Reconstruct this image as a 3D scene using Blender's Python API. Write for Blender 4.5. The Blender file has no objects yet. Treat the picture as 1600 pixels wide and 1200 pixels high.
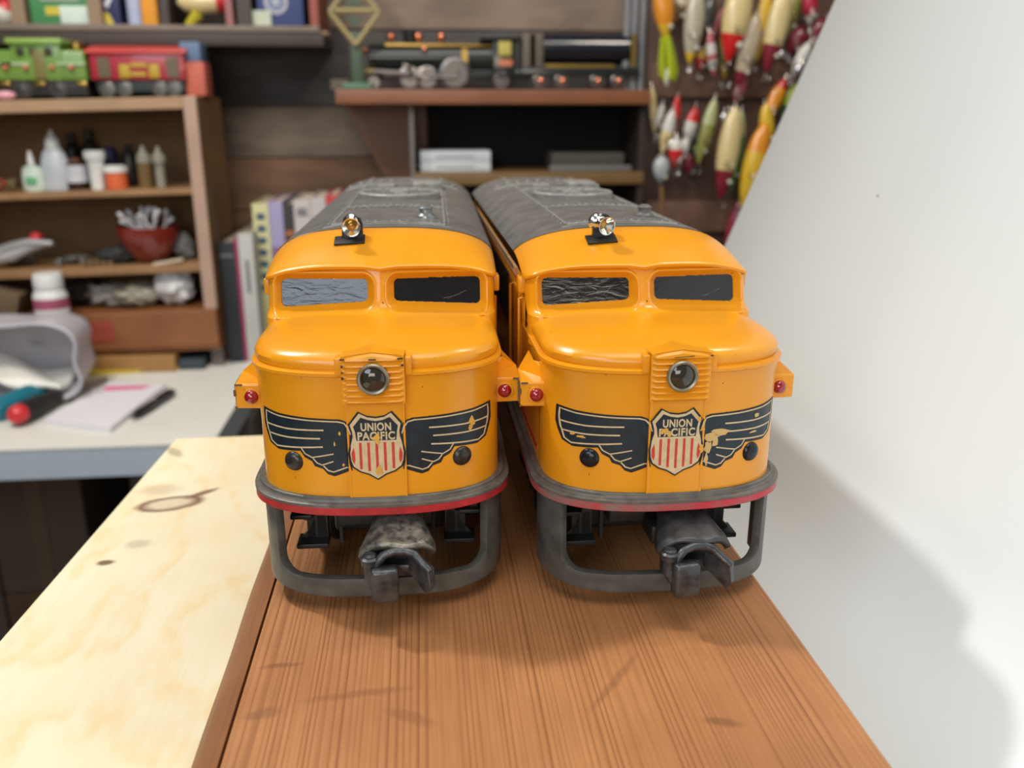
import bpy, bmesh, math, random
from mathutils import Vector, Matrix
from mathutils.bvhtree import BVHTree
S = 0.001                      # everything below is written in millimetres
rnd = random.Random(7)
SC = bpy.context.scene
COL = SC.collection
# ------------------------------------------------------------------ camera
FPX, YH, XV, CH = 1380.0, 172.0, 654.0, 116.0
PITCH = math.atan((600-YH)/FPX); YAW = math.atan((800-XV)/math.hypot(FPX, 600-YH))
CF = Vector((math.sin(YAW)*math.cos(PITCH), math.cos(YAW)*math.cos(PITCH), -math.sin(PITCH)))
CR = Vector((math.cos(YAW), -math.sin(YAW), 0)); CU = CR.cross(CF)
CP = Vector((0, 0, CH))
cam = bpy.data.cameras.new('camera'); camo = bpy.data.objects.new('camera', cam); COL.objects.link(camo)
camo.matrix_world = Matrix.Translation(CP*S) @ Matrix((CR, CU, -CF)).transposed().to_4x4()
cam.sensor_width = 36; cam.lens = FPX/1600*36; cam.clip_start = 0.005; cam.clip_end = 50
cam.dof.use_dof = True; cam.dof.focus_distance = 0.212; cam.dof.aperture_fstop = cam.lens/1.9
SC.camera = camo
# ------------------------------------------------------------------ world, lights, exposure
w = bpy.data.worlds.new('world'); SC.world = w; w.use_nodes = True
w.node_tree.nodes['Background'].inputs[0].default_value = (0.97, 0.98, 1.0, 1)
w.node_tree.nodes['Background'].inputs[1].default_value = 0.34
def area(name, loc, target, size, power, color, sy=None):
    l = bpy.data.lights.new(name, 'AREA'); l.energy = power; l.color = color
    l.shape = 'RECTANGLE' if sy else 'DISK'; l.size = size*S
    if sy: l.size_y = sy*S
    o = bpy.data.objects.new(name, l); COL.objects.link(o); o.location = Vector(loc)*S
    o.rotation_euler = (Vector(target)-Vector(loc)).to_track_quat('-Z', 'Y').to_euler(); return o
area('ceiling_lamp_light', (-600, 560, 1100), (20, 250, 0), 70, 15, (1.0, 0.97, 0.91))
area('front_lamp_light', (-560, -600, 600), (60, 240, 20), 560, 9, (0.74, 0.86, 1.0), 430)
area('overhead_lamp_light', (60, -150, 1150), (20, 300, 40), 700, 12.5, (1.0, 0.96, 0.90), 700)
area('bench_fill_light', (-330, 430, 640), (-330, 1100, 0), 260, 8, (1.0, 0.93, 0.82), 160)  # added fill that brightens the cabinet, stands for no known lamp
area('lure_fill_light', (450, 400, 900), (450, 1130, 100), 200, 7.0, (1.0, 0.92, 0.80))  # added fill to brighten the hanging lures, no real lamp here
area('camera_side_fill_light', (-150, -720, 220), (100, 260, 0), 460, 5.5, (1.0, 0.90, 0.74), 300)  # unseen fill added to lift the shade low on the white sheet
SC.view_settings.view_transform = 'Standard'; SC.view_settings.look = 'None'
SC.view_settings.exposure = -1.13; SC.view_settings.gamma = 1.0; SC.view_settings.use_curve_mapping = False

def ray(x, y): return CF + CR*((x-800)/FPX) - CU*((y-600)/FPX)
def atY(x, y, Y): d = ray(x, y); return CP + d*(Y/d.y)
def atZ(x, y, Z): d = ray(x, y); return CP + d*((Z-CH)/d.z)

# ------------------------------------------------------------------ materials
MATS = {}
def mat(name, col, rough=.5, metal=0., var=0., vscale=.1, bump=0., bscale=.5, col2=None, stretch=(1, 1, 1), coat=0., trans=0., spec=.5, sub=0.):
    if name in MATS: return MATS[name]
    m = bpy.data.materials.new(name); m.use_nodes = True; nt = m.node_tree; N = nt.nodes; L = nt.links
    b = N['Principled BSDF']; b.inputs['Base Color'].default_value = (*col, 1)
    b.inputs['Roughness'].default_value = rough; b.inputs['Metallic'].default_value = metal
    b.inputs['Coat Weight'].default_value = coat; b.inputs['Coat Roughness'].default_value = .12
    b.inputs['Transmission Weight'].default_value = trans; b.inputs['Specular IOR Level'].default_value = spec
    tc = N.new('ShaderNodeTexCoord'); mp = N.new('ShaderNodeMapping'); mp.inputs['Scale'].default_value = tuple(1000*s for s in stretch)
    L.new(tc.outputs['Object'], mp.inputs['Vector'])
    n = N.new('ShaderNodeTexNoise'); n.inputs['Scale'].default_value = vscale; n.inputs['Detail'].default_value = 5
    L.new(mp.outputs[0], n.inputs['Vector'])
    r = N.new('ShaderNodeValToRGB'); r.color_ramp.elements[0].position = .35; r.color_ramp.elements[1].position = .65
    c2 = col2 if col2 else tuple(max(0, c*(1-max(var, .06))) for c in col)
    r.color_ramp.elements[0].color = (*c2, 1); r.color_ramp.elements[1].color = (*col, 1)
    L.new(n.outputs['Fac'], r.inputs['Fac']); L.new(r.outputs['Color'], b.inputs['Base Color'])
    if bump:
        n2 = N.new('ShaderNodeTexNoise'); n2.inputs['Scale'].default_value = bscale; n2.inputs['Detail'].default_value = 4
        L.new(mp.outputs[0], n2.inputs['Vector'])
        bp = N.new('ShaderNodeBump'); bp.inputs['Strength'].default_value = bump; bp.inputs['Distance'].default_value = .0004
        L.new(n2.outputs['Fac'], bp.inputs['Height']); L.new(bp.outputs[0], b.inputs['Normal'])
    m['b'] = 1; MATS[name] = m; return m

def paint_yellow():
    m = mat('yellow_enamel', (.80, .325, .008), .3, coat=.22, col2=(.76, .30, .007), vscale=.06, bump=.12, bscale=.35)
    nt = m.node_tree; N = nt.nodes; L = nt.links; b = N['Principled BSDF']
    src = b.inputs['Base Color'].links[0].from_socket
    tc = N.new('ShaderNodeTexCoord'); mp = N.new('ShaderNodeMapping'); mp.inputs['Scale'].default_value = (1000, 1000, 1000)
    L.new(tc.outputs['Object'], mp.inputs['Vector'])
    n = N.new('ShaderNodeTexNoise'); n.inputs['Scale'].default_value = .9; n.inputs['Detail'].default_value = 3; L.new(mp.outputs[0], n.inputs['Vector'])
    r = N.new('ShaderNodeValToRGB'); r.color_ramp.elements[0].position = .745; r.color_ramp.elements[1].position = .76
    L.new(n.outputs['Fac'], r.inputs['Fac'])
    mx = N.new('ShaderNodeMixRGB'); mx.inputs[2].default_value = (.05, .025, .012, 1)
    L.new(r.outputs['Color'], mx.inputs[0]); L.new(src, mx.inputs[1]); L.new(mx.outputs[0], b.inputs['Base Color'])
    return m
YEL = paint_yellow()
GREY = mat('grey_roof_enamel', (.145, .143, .135), .38, col2=(.10, .098, .092), vscale=.15, bump=.15, bscale=.5)
SILL = mat('worn_grey_enamel', (.145, .138, .12), .42, col2=(.09, .083, .07), vscale=.3, bump=.3, bscale=.6)
PILOT = mat('pilot_grey_enamel', (.10, .097, .086), .42, col2=(.06, .057, .05), vscale=.2, bump=.3, bscale=.5)
RED = mat('red_stripe_enamel', (.50, .022, .03), .4, col2=(.33, .02, .025), vscale=.25, bump=.2, bscale=.6)
def worn_red():
    m = mat('worn_red_stripe', (.50, .022, .04), .4, col2=(.2, .17, .15), vscale=.09, bump=.2, bscale=.6)
    return m
RED2 = worn_red()
NAVY = mat('navy_decal', (.008, .022, .035), .4, col2=(.006, .014, .022), vscale=.5)
BLACKD = mat('black_decal_edge', (.006, .007, .008), .45)
CREAM = mat('cream_decal', (.66, .53, .33), .45, col2=(.58, .45, .26), vscale=.6)
REDD = mat('red_decal', (.60, .05, .03), .45, col2=(.52, .04, .03), vscale=.6)
CHIPY = mat('exposed_yellow_paint', (.75, .40, .05), .5, col2=(.6, .33, .07), vscale=1)
BLK = mat('black_metal', (.014, .014, .015), .45, col2=(.008, .008, .009), vscale=.3)
DKM = mat('dark_truck_metal', (.014, .014, .014), .5, col2=(.008, .008, .008), vscale=.2, bump=.3)
COUP = mat('zinc_coupler_metal', (.115, .125, .135), .38, metal=.7, col2=(.05, .053, .058), vscale=.3, bump=.4, bscale=.7)
COUPW = mat('worn_coupler_metal', (.30, .29, .24), .45, metal=.6, col2=(.07, .07, .07), vscale=.45, bump=.5, bscale=.9)
CHROME = mat('chrome', (.75, .74, .70), .16, metal=1.)
BRASS = mat('brass', (.55, .36, .10), .3, metal=1.)
BUTTON = mat('dark_button', (.07, .065, .06), .3, metal=.6, col2=(.04, .035, .03), vscale=.8)
JEWEL = mat('red_jewel', (.32, .006, .012), .06, coat=1.0)
LENS = mat('headlight_glass', (.03, .026, .015), .05, coat=.6)
RING = mat('headlight_ring', (.32, .28, .20), .35, metal=.6)
def glassmat():
    m = mat('window_glass', (.010, .010, .010), .13, coat=.0)
    nt = m.node_tree; N = nt.nodes; L = nt.links; b = N['Principled BSDF']
    tc = N.new('ShaderNodeTexCoord'); mp = N.new('ShaderNodeMapping'); mp.inputs['Scale'].default_value = (160, 300, 520); mp.inputs['Rotation'].default_value = (0, .45, 0)
    L.new(tc.outputs['Object'], mp.inputs['Vector'])
    n = N.new('ShaderNodeTexNoise'); n.inputs['Scale'].default_value = 1.0; n.inputs['Detail'].default_value = 6; n.inputs['Distortion'].default_value = 1.5
    L.new(mp.outputs[0], n.inputs['Vector'])
    bp = N.new('ShaderNodeBump'); bp.inputs['Strength'].default_value = .22; bp.inputs['Distance'].default_value = .0004
    L.new(n.outputs['Fac'], bp.inputs['Height']); L.new(bp.outputs[0], b.inputs['Normal']); L.new(bp.outputs[0], b.inputs['Coat Normal'])
    b.inputs['Specular IOR Level'].default_value = .5
    b.inputs['IOR'].default_value = 1.6
    return m
GLASS = glassmat()

def wood(name, base, dark, lines=None, spacing=2.6, axis='X', rough=.5, blotch=.35, stains=(), vs=.012, linesharp=.72, bump=.25, distort=2.0, ring=.01, rscale=.06):
    m = bpy.data.materials.new(name); m.use_nodes = True; nt = m.node_tree; N = nt.nodes; L = nt.links; b = N['Principled BSDF']
    b.inputs['Roughness'].default_value = rough
    tc = N.new('ShaderNodeTexCoord'); mp = N.new('ShaderNodeMapping'); mp.inputs['Scale'].default_value = (1000, 1000, 1000); L.new(tc.outputs['Object'], mp.inputs[0])
    st = N.new('ShaderNodeMapping'); st.inputs['Scale'].default_value = {'X': (1, .035, 1), 'Y': (.035, 1, 1), 'Z': (1, 1, .035)}[axis]; L.new(mp.outputs[0], st.inputs[0])
    # broad blotches
    n1 = N.new('ShaderNodeTexNoise'); n1.inputs['Scale'].default_value = vs*2; n1.inputs['Detail'].default_value = 6; L.new(mp.outputs[0], n1.inputs[0])
    mx = N.new('ShaderNodeMixRGB'); mx.inputs[1].default_value = (*base, 1); mx.inputs[2].default_value = (*[(a*(1-blotch)+d*blotch) for a, d in zip(base, dark)], 1)
    rr = N.new('ShaderNodeValToRGB'); rr.color_ramp.elements[0].position = .4; rr.color_ramp.elements[1].position = .68
    L.new(n1.outputs['Fac'], rr.inputs[0]); L.new(rr.outputs[0], mx.inputs[0]); out = mx.outputs[0]
    # fibre streaks
    n2 = N.new('ShaderNodeTexNoise'); n2.inputs['Scale'].default_value = 1.1; n2.inputs['Detail'].default_value = 6; L.new(st.outputs[0], n2.inputs[0])
    r2 = N.new('ShaderNodeValToRGB'); r2.color_ramp.elements[0].position = .42; r2.color_ramp.elements[1].position = .8
    L.new(n2.outputs['Fac'], r2.inputs[0])
    m2 = N.new('ShaderNodeMixRGB'); m2.inputs[2].default_value = (*dark, 1)
    mu = N.new('ShaderNodeMath'); mu.operation = 'MULTIPLY'; mu.inputs[1].default_value = .55; L.new(r2.outputs[0], mu.inputs[0]); L.new(mu.outputs[0], m2.inputs[0]); L.new(out, m2.inputs[1]); out = m2.outputs[0]
    if lines:
        sx = N.new('ShaderNodeSeparateXYZ'); L.new(mp.outputs[0], sx.inputs[0])
        st2 = N.new('ShaderNodeMapping'); st2.inputs['Scale'].default_value = {'X': (1, ring, 1), 'Y': (ring, 1, 1), 'Z': (1, 1, ring)}[axis]; L.new(mp.outputs[0], st2.inputs[0])
        nw = N.new('ShaderNodeTexNoise'); nw.inputs['Scale'].default_value = rscale; nw.inputs['Detail'].default_value = 3; L.new(st2.outputs[0], nw.inputs[0])
        dv = N.new('ShaderNodeMath'); dv.operation = 'DIVIDE'; dv.inputs[1].default_value = spacing; L.new(sx.outputs['Y' if axis == 'Y' else 'X'], dv.inputs[0])
        ad = N.new('ShaderNodeMath'); ad.operation = 'MULTIPLY_ADD'; ad.inputs[1].default_value = distort; L.new(nw.outputs['Fac'], ad.inputs[0]); L.new(dv.outputs[0], ad.inputs[2])
        fr = N.new('ShaderNodeMath'); fr.operation = 'FRACT'; L.new(ad.outputs[0], fr.inputs[0])
        r3 = N.new('ShaderNodeValToRGB'); e = r3.color_ramp.elements; e[0].position = linesharp-.3; e[0].color = (0, 0, 0, 1); e[1].position = 1.0; e[1].color = (0, 0, 0, 1); q_ = e.new(linesharp+.12); q_.color = (1, 1, 1, 1)
        L.new(fr.outputs[0], r3.inputs[0])
        nm = N.new('ShaderNodeTexNoise'); nm.inputs['Scale'].default_value = .25; nm.inputs['Detail'].default_value = 3; L.new(st2.outputs[0], nm.inputs[0])
        rm = N.new('ShaderNodeValToRGB'); rm.color_ramp.elements[0].position = .35; rm.color_ramp.elements[1].position = .62; L.new(nm.outputs['Fac'], rm.inputs[0])
        m3 = N.new('ShaderNodeMixRGB'); m3.inputs[2].default_value = (*lines, 1)
        mu3 = N.new('ShaderNodeMath'); mu3.operation = 'MULTIPLY'; L.new(r3.outputs[0], mu3.inputs[0]); L.new(rm.outputs[0], mu3.inputs[1]); L.new(mu3.outputs[0], m3.inputs[0]); L.new(out, m3.inputs[1]); out = m3.outputs[0]
    for (cx, cy, rx, ry, ang, col, kind) in stains:     # stains and knots of the board itself
        ms = N.new('ShaderNodeMapping'); ms.vector_type = 'TEXTURE'
        ms.inputs['Location'].default_value = (cx, cy, 0); ms.inputs['Rotation'].default_value = (0, 0, ang); ms.inputs['Scale'].default_value = (rx, ry, 1e5)
        nz = N.new('ShaderNodeTexNoise'); nz.inputs['Scale'].default_value = .22; L.new(mp.outputs[0], nz.inputs[0])
        va = N.new('ShaderNodeMixRGB'); va.blend_type = 'LINEAR_LIGHT'; va.inputs[0].default_value = 2.0 if kind != 'hole' else .6
        L.new(mp.outputs[0], va.inputs[1]); L.new(nz.outputs['Color'], va.inputs[2]); L.new(va.outputs[0], ms.inputs[0])
        ln = N.new('ShaderNodeVectorMath'); ln.operation = 'LENGTH'; L.new(ms.outputs[0], ln.inputs[0])
        rs = N.new('ShaderNodeValToRGB'); e = rs.color_ramp.elements
        if kind == 'ring':
            e[0].position = .45; e[0].color = (.22, .22, .22, 1); e[1].position = .78; e[1].color = (.95, .95, .95, 1)
            q = e.new(1.0); q.color = (0, 0, 0, 1)
        else:
            e[0].position = .5; e[0].color = (.9, .9, .9, 1); e[1].position = 1.0; e[1].color = (0, 0, 0, 1)
        L.new(ln.outputs['Value'], rs.inputs[0])
        ma = N.new('ShaderNodeMath'); ma.operation = 'MULTIPLY'; ma.inputs[1].default_value = {'soft': .5, 'ring': 1.0, 'hole': 1.0}[kind]; L.new(rs.outputs[0], ma.inputs[0])
        m4 = N.new('ShaderNodeMixRGB'); m4.inputs[2].default_value = (*col, 1); L.new(ma.outputs[0], m4.inputs[0]); L.new(out, m4.inputs[1]); out = m4.outputs[0]
    L.new(out, b.inputs['Base Color'])
    bp = N.new('ShaderNodeBump'); bp.inputs['Strength'].default_value = bump; bp.inputs['Distance'].default_value = .0003
    L.new(n2.outputs['Fac'], bp.inputs['Height']); L.new(bp.outputs[0], b.inputs['Normal'])
    return m

# ------------------------------------------------------------------ mesh builder
class MB:
    def __init__(s): s.v = []; s.f = []; s.m = []; s.sm = []
    def add(s, v, f, mi=0, smooth=True):
        o = len(s.v); s.v += [tuple(p) for p in v]
        for q in f: s.f.append(tuple(i+o for i in q)); s.m.append(mi); s.sm.append(smooth)
        return s
    def box(s, c, d, mi=0, rot=None, bev=0):
        hx, hy, hz = d[0]/2, d[1]/2, d[2]/2
        if bev <= 0:
            V = [Vector((x*hx, y*hy, z*hz)) for x in (-1, 1) for y in (-1, 1) for z in (-1, 1)]
            F = [(0, 1, 3, 2), (4, 6, 7, 5), (0, 4, 5, 1), (2, 3, 7, 6), (0, 2, 6, 4), (1, 5, 7, 3)]
        else:
            bm = bmesh.new(); bmesh.ops.create_cube(bm, size=1)
            for v in bm.verts: v.co = Vector((v.co.x*2*hx, v.co.y*2*hy, v.co.z*2*hz))
            bmesh.ops.bevel(bm, geom=list(bm.edges), offset=bev, segments=3, affect='EDGES', profile=.5)
            bm.verts.index_update(); V = [v.co.copy() for v in bm.verts]; F = [[v.index for v in f.verts] for f in bm.faces]; bm.free()
        if rot: R = Matrix.Rotation(rot[2], 3, 'Z') @ Matrix.Rotation(rot[1], 3, 'Y') @ Matrix.Rotation(rot[0], 3, 'X'); V = [R @ p for p in V]
        return s.add([p+Vector(c) for p in V], F, mi, bev > 0)
    def b2(s, a, b, mi=0, bev=0):      # box from two corners
        return s.box([(a[i]+b[i])/2 for i in range(3)], [abs(b[i]-a[i]) for i in range(3)], mi, None, bev)
    def lathe(s, prof, o=(0, 0, 0), ax=(0, 0, 1), n=24, mi=0, smooth=True):
        ax = Vector(ax).normalized(); t = Vector((1, 0, 0)) if abs(ax.x) < .9 else Vector((0, 1, 0)); e1 = ax.cross(t).normalized(); e2 = ax.cross(e1)
        V = []; F = []; o = Vector(o)
        for r, h in prof:
            for k in range(n):
                a = 2*math.pi*k/n; V.append(o+ax*h+(e1*math.cos(a)+e2*math.sin(a))*r)
        for i in range(len(prof)-1):
            for k in range(n): F.append((i*n+k, i*n+(k+1) % n, (i+1)*n+(k+1) % n, (i+1)*n+k))
        if prof[0][0] > 1e-6: F.append(tuple(range(n-1, -1, -1)))
        if prof[-1][0] > 1e-6: F.append(tuple((len(prof)-1)*n+k for k in range(n)))
        return s.add(V, F, mi, smooth)
    def cyl(s, p0, p1, r, r1=None, n=16, mi=0):
        p0 = Vector(p0); p1 = Vector(p1); h = (p1-p0).length; r1 = r if r1 is None else r1; e = min(r, r1, h)*.08
        return s.lathe([(r-e, 0), (r, e), (r1, h-e), (max(r1-e, 1e-4), h)], p0, p1-p0, n, mi)
    def sph(s, c, r, sc=(1, 1, 1), n=16, mi=0):
        V = []; F = []; m = n//2
        for i in range(m+1):
            for k in range(n):
                t = math.pi*i/m; a = 2*math.pi*k/n
                V.append((c[0]+r*sc[0]*math.sin(t)*math.cos(a), c[1]+r*sc[1]*math.sin(t)*math.sin(a), c[2]+r*sc[2]*math.cos(t)))
        for i in range(m):
            for k in range(n): F.append((i*n+k, (i+1)*n+k, (i+1)*n+(k+1) % n, i*n+(k+1) % n))
        return s.add(V, F, mi)
    def tube(s, pts, r, n=8, mi=0):
        P = [Vector(p) for p in pts]; V = []; F = []; up = None
        for i, p in enumerate(P):
            d = (P[min(i+1, len(P)-1)]-P[max(i-1, 0)]).normalized()
            if up is None: up = Vector((0, 0, 1)) if abs(d.z) < .9 else Vector((1, 0, 0))
            a = d.cross(up).normalized(); up = a.cross(d).normalized(); rr = r[i] if isinstance(r, (list, tuple)) else r
            for k in range(n): t = 2*math.pi*k/n; V.append(p+(a*math.cos(t)+up*math.sin(t))*rr)
        for i in range(len(P)-1):
            for k in range(n): F.append((i*n+k, i*n+(k+1) % n, (i+1)*n+(k+1) % n, (i+1)*n+k))
        F.append(tuple(range(n-1, -1, -1))); F.append(tuple((len(P)-1)*n+k for k in range(n)))
        return s.add(V, F, mi)
    def prism(s, poly, a0, a1, axis='z', mi=0, smooth=False):
        n = len(poly); put = {'z': lambda p, h: (p[0], p[1], h), 'y': lambda p, h: (p[0], h, p[1]), 'x': lambda p, h: (h, p[0], p[1])}[axis]
        V = [put(p, a0) for p in poly]+[put(p, a1) for p in poly]
        F = [tuple(range(n)), tuple(range(2*n-1, n-1, -1))]+[(i, (i+1) % n, n+(i+1) % n, n+i) for i in range(n)]
        return s.add(V, F, mi, smooth)
    def grid(s, fn, nu, nv, mi=0, keep=None, smooth=True, mif=None):
        V = [fn(i/nu, j/nv) for i in range(nu+1) for j in range(nv+1)]; o = len(s.v); s.v += [tuple(p) for p in V]
        for i in range(nu):
            for j in range(nv):
                if keep and not keep((i+.5)/nu, (j+.5)/nv): continue
                a = i*(nv+1)+j; s.f.append((o+a, o+a+nv+1, o+a+nv+2, o+a+1)); s.m.append(mif((i+.5)/nu, (j+.5)/nv) if mif else mi); s.sm.append(smooth)
        return s
    def build(s, name, mats, parent=None, loc=(0, 0, 0), rz=0, bevel=0, solid=0, subsurf=0, recalc=True, weld=False, autos=35):
        me = bpy.data.meshes.new(name); me.from_pydata([(x*S, y*S, z*S) for x, y, z in s.v], [], s.f)
        for m in (mats if isinstance(mats, (list, tuple)) else [mats]): me.materials.append(m)
        me.polygons.foreach_set('material_index', s.m); me.polygons.foreach_set('use_smooth', s.sm)
        if recalc or weld:
            bm = bmesh.new(); bm.from_mesh(me)
            if weld: bmesh.ops.remove_doubles(bm, verts=bm.verts, dist=1e-5)
            bmesh.ops.recalc_face_normals(bm, faces=bm.faces); bm.to_mesh(me); bm.free()
        if any(s.sm):
            try: me.set_sharp_from_angle(angle=math.radians(autos))
            except Exception: pass
        o = bpy.data.objects.new(name, me); COL.objects.link(o); o.location = Vector(loc)*S; o.rotation_euler = (0, 0, rz)
        if parent: o.parent = parent
        if solid: md = o.modifiers.new('s', 'SOLIDIFY'); md.thickness = solid*S; md.offset = 1
        if bevel: md = o.modifiers.new('b', 'BEVEL'); md.width = bevel*S; md.segments = 2; md.limit_method = 'ANGLE'
        if subsurf: md = o.modifiers.new('u', 'SUBSURF'); md.levels = subsurf; md.render_levels = subsurf
        return o
def empty(name, loc=(0, 0, 0), rz=0):
    o = bpy.data.objects.new(name, None); o.empty_display_size = .01; COL.objects.link(o); o.location = Vector(loc)*S; o.rotation_euler = (0, 0, rz); return o
def tag(o, label=None, cat=None, group=None, kind=None):
    if label: o['label'] = label
    if cat: o['category'] = cat
    if group: o['group'] = group
    if kind: o['kind'] = kind
    return o
def struct(o): o['kind'] = 'structure'; return o

# ------------------------------------------------------------------ room
MW = [mat('wall_plank_dark', (.095, .085, .08), .7, col2=(.05, .044, .042), vscale=.012, stretch=(1, 1, 3)),
      mat('wall_plank_taupe', (.20, .155, .12), .7, col2=(.12, .09, .07), vscale=.012, stretch=(1, 1, 3)),
      mat('wall_plank_brown', (.23, .125, .07), .7, col2=(.13, .07, .038), vscale=.012, stretch=(.5, 1, 3)),
      mat('wall_plank_pink', (.26, .19, .145), .7, col2=(.17, .12, .09), vscale=.012, stretch=(1, 1, 3)),
      mat('wall_seam', (.02, .013, .01), .9)]
b = MB(); WY = 1240
zs = [(-930, -500, 1), (-500, -250, 0), (-250, -100, 2), (-100, -14, 2), (-14, 56, 2), (56, 121, 1), (121, 216, 0), (216, 330, 3), (330, 460, 1), (460, 640, 2), (640, 900, 1), (900, 1500, 2)]
for z0, z1, mi in zs: b.b2((-1500, WY, z0+1), (1500, WY+20, z1-1), mi, 0)
b.b2((-1500, WY+3, -930), (1500, WY+30, 1500), 4)
struct(b.build('wall_back', MW))
struct(MB().b2((-1520, -900, -930), (-1500, 1270, 1500)).build('wall_left', mat('side_wall', (.16, .12, .09), .8, vscale=.01)))
struct(MB().b2((1500, -900, -930), (1520, 1270, 1500)).build('wall_right', MATS['side_wall']))
struct(MB().b2((-1520, -900, -950), (1520, 1270, -930)).build('floor', mat('concrete_floor', (.10, .09, .08), .8, col2=(.07, .06, .055), vscale=.01)))

# ------------------------------------------------------------------ near boards
def P0(x, y, z=0): return atZ(x, y, z)
kn = [P0(265, 787, -19), P0(165, 879, -19), P0(272, 706, -19), P0(330, 770, -19), P0(215, 850, -19)]
PLANKM = wood('fir_plank_wood', (.46, .205, .078), (.27, .105, .035), lines=(.23, .085, .028), spacing=1.35, blotch=.5, linesharp=.74, rough=.48, distort=11, ring=.010, rscale=.05,
    stains=[(*P0(1130, 1128)[:2], 4.5, 1.8, -.3, (.10, .035, .015), 'soft'), (*P0(440, 1040)[:2], 6, 1.1, .1, (.12, .04, .02), 'soft'), (*P0(640, 1120)[:2], 7, 2, -.5, (.20, .08, .03), 'soft'),
            (*P0(560, 1085)[:2], 14, 1.6, .1, (.2, .08, .03), 'soft'), (*P0(960, 1065)[:2], 14, 1.3, .9, (.2, .08, .03), 'soft'), (*P0(410, 1115)[:2], 5, 2, .2, (.18, .07, .03), 'soft')])
b = MB(); b.b2((-40.4, 20, -19), (83.8, 500, 0)); tag(b.build('wooden_plank', PLANKM, bevel=.9), 'reddish brown fir plank with fine dark grain carrying both yellow locomotives', 'plank')
b = MB(); prof = [(-40.6, -18.9)]+[(-40.6-8.2*math.sin(t/10*math.pi/1.0)**.75*(1 if t < 10 else 0), -18.9+18.4*(t/10)) for t in range(1, 10)]+[(-40.9, -.5)]
n = len(prof); V = []; F = []; NY = 90
for j in range(NY+1):
    yy = 20+480*j/NY; wob = .12*math.sin(yy*.11)+.1*math.sin(yy*.047+1)
    for (x, z) in prof: V.append((x+(wob if x < -42 else 0), yy, z))
for j in range(NY):
    for k in range(n): F.append((j*n+k, j*n+(k+1) % n, (j+1)*n+(k+1) % n, (j+1)*n+k))
F.append(tuple(range(n-1, -1, -1))); F.append(tuple(NY*n+k for k in range(n))); b.add(V, F)
tag(b.build('half_round_moulding', wood('moulding_wood', (.30, .125, .05), (.16, .055, .02), rough=.45, blotch=.5, bump=.6)), 'darker brown half round wood strip along the left edge of the plank', 'wood strip')
PLYM = wood('pine_board_wood', (.80, .73, .53), (.74, .63, .41), lines=(.78, .62, .36), spacing=60, blotch=.6, linesharp=.75, rough=.5, distort=12, bump=.1, ring=.45, rscale=.011,
    stains=[(kn[0].x, kn[0].y, 13, 7, .25, (.16, .075, .05), 'ring'), (kn[3].x-3, kn[3].y, 8, 2.0, .7, (.18, .085, .06), 'hole'), (kn[1].x, kn[1].y, 3.4, 2.2, .1, (.13, .06, .015), 'hole'),
            (kn[2].x, kn[2].y, 3, 9, .6, (.10, .08, .06), 'soft'), (kn[4].x, kn[4].y, 5, 4, 0, (.35, .30, .22), 'soft'), (*P0(250, 765, -19)[:2], 10, 6, 0, (.45, .38, .27), 'soft')])
e0 = P0(275, 685, -19); e1 = P0(0, 1000, -19); dd = (e0-e1); e2 = e1-dd*1.1
b = MB(); b.prism([(e0.x, e0.y), (48, e0.y+3), (48, e2.y), (e2.x, e2.y)], -37, -19); tag(b.build('pine_board', PLYM, bevel=.6), 'pale knotty pine board lying under the left side of the brown plank', 'board')
b = MB(); b.b2((-95, 60, -930), (50, 350, -37.2)); tag(b.build('workbench', mat('bench_dark_wood', (.05, .035, .025), .7), ), 'dark bench block that carries the pine board and plank', 'workbench')
# white sheet
b = MB(); cx = .3916
def sheet(u, v):      # straight card that curls under the plank at its foot
    y = -40+u*520
    if v > .4: z = (v-.4)/.6*345; return (151+cx*z, y, z)
    t = v/.4; a = math.radians(-103+t*(81.6)); return (85.8+70*math.cos(a), y, 25.5+70*math.sin(a))
b.grid(sheet, 2, 60); 
o = b.build('white_backdrop_sheet', mat('white_foam_board', (.84, .90, .915), .5, col2=(.82, .88, .895), vscale=.01), solid=2, recalc=False)
tag(o, 'large smooth white board leaning behind the right side of the plank', 'backdrop board')
p = None
d = ray(1372, 306); nn = Vector((1, 0, -cx)); t = (151-nn.dot(CP))/nn.dot(d); p = CP+d*t
spk = MB().sph((0, 0, 0), .55, (1, 1, 1), 10).build('speck', mat('grey_speck', (.25, .24, .23), .8), o, loc=p)
spk['label'] = 'small grey speck'

# ------------------------------------------------------------------ locomotives
W0 = 28.7
def yplan(x, w=W0, L=20, n=2.6):
    s_ = min(1, abs(x)/w); return L*(1-(1-s_**n)**(1/n))
def ucurve(w, yf, L, n, yend, N=72):
    pts = [(-w, yend)]
    for y in (yend*.75+L*.25, yend*.5+L*.5, yend*.25+L*.75): pts.append((-w, max(y, yf+L+.1)))
    for i in range(N+1):
        th = -math.pi/2+math.pi*i/N; sx = math.sin(th); cy = math.cos(th)
        pts.append((w*math.copysign(abs(sx)**(2/n), sx), yf+L*(1-abs(cy)**(2/n))))
    for y in (yend*.25+L*.75, yend*.5+L*.5, yend*.75+L*.25): pts.append((w, max(y, yf+L+.1)))
    pts.append((w, yend)); return pts
def loft(b, levels, yend, mi=0, cap=False):
    rows = [[(x, y, z) for x, y in ucurve(w, yf, L, n, yend)] for (z, w, yf, L, n) in levels]
    k = len(rows[0]); V = [p for r in rows for p in r]; F = []
    for i in range(len(rows)-1):
        for j in range(k-1): F.append((i*k+j, i*k+j+1, (i+1)*k+j+1, (i+1)*k+j))
    b.add(V, F, mi)
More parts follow.
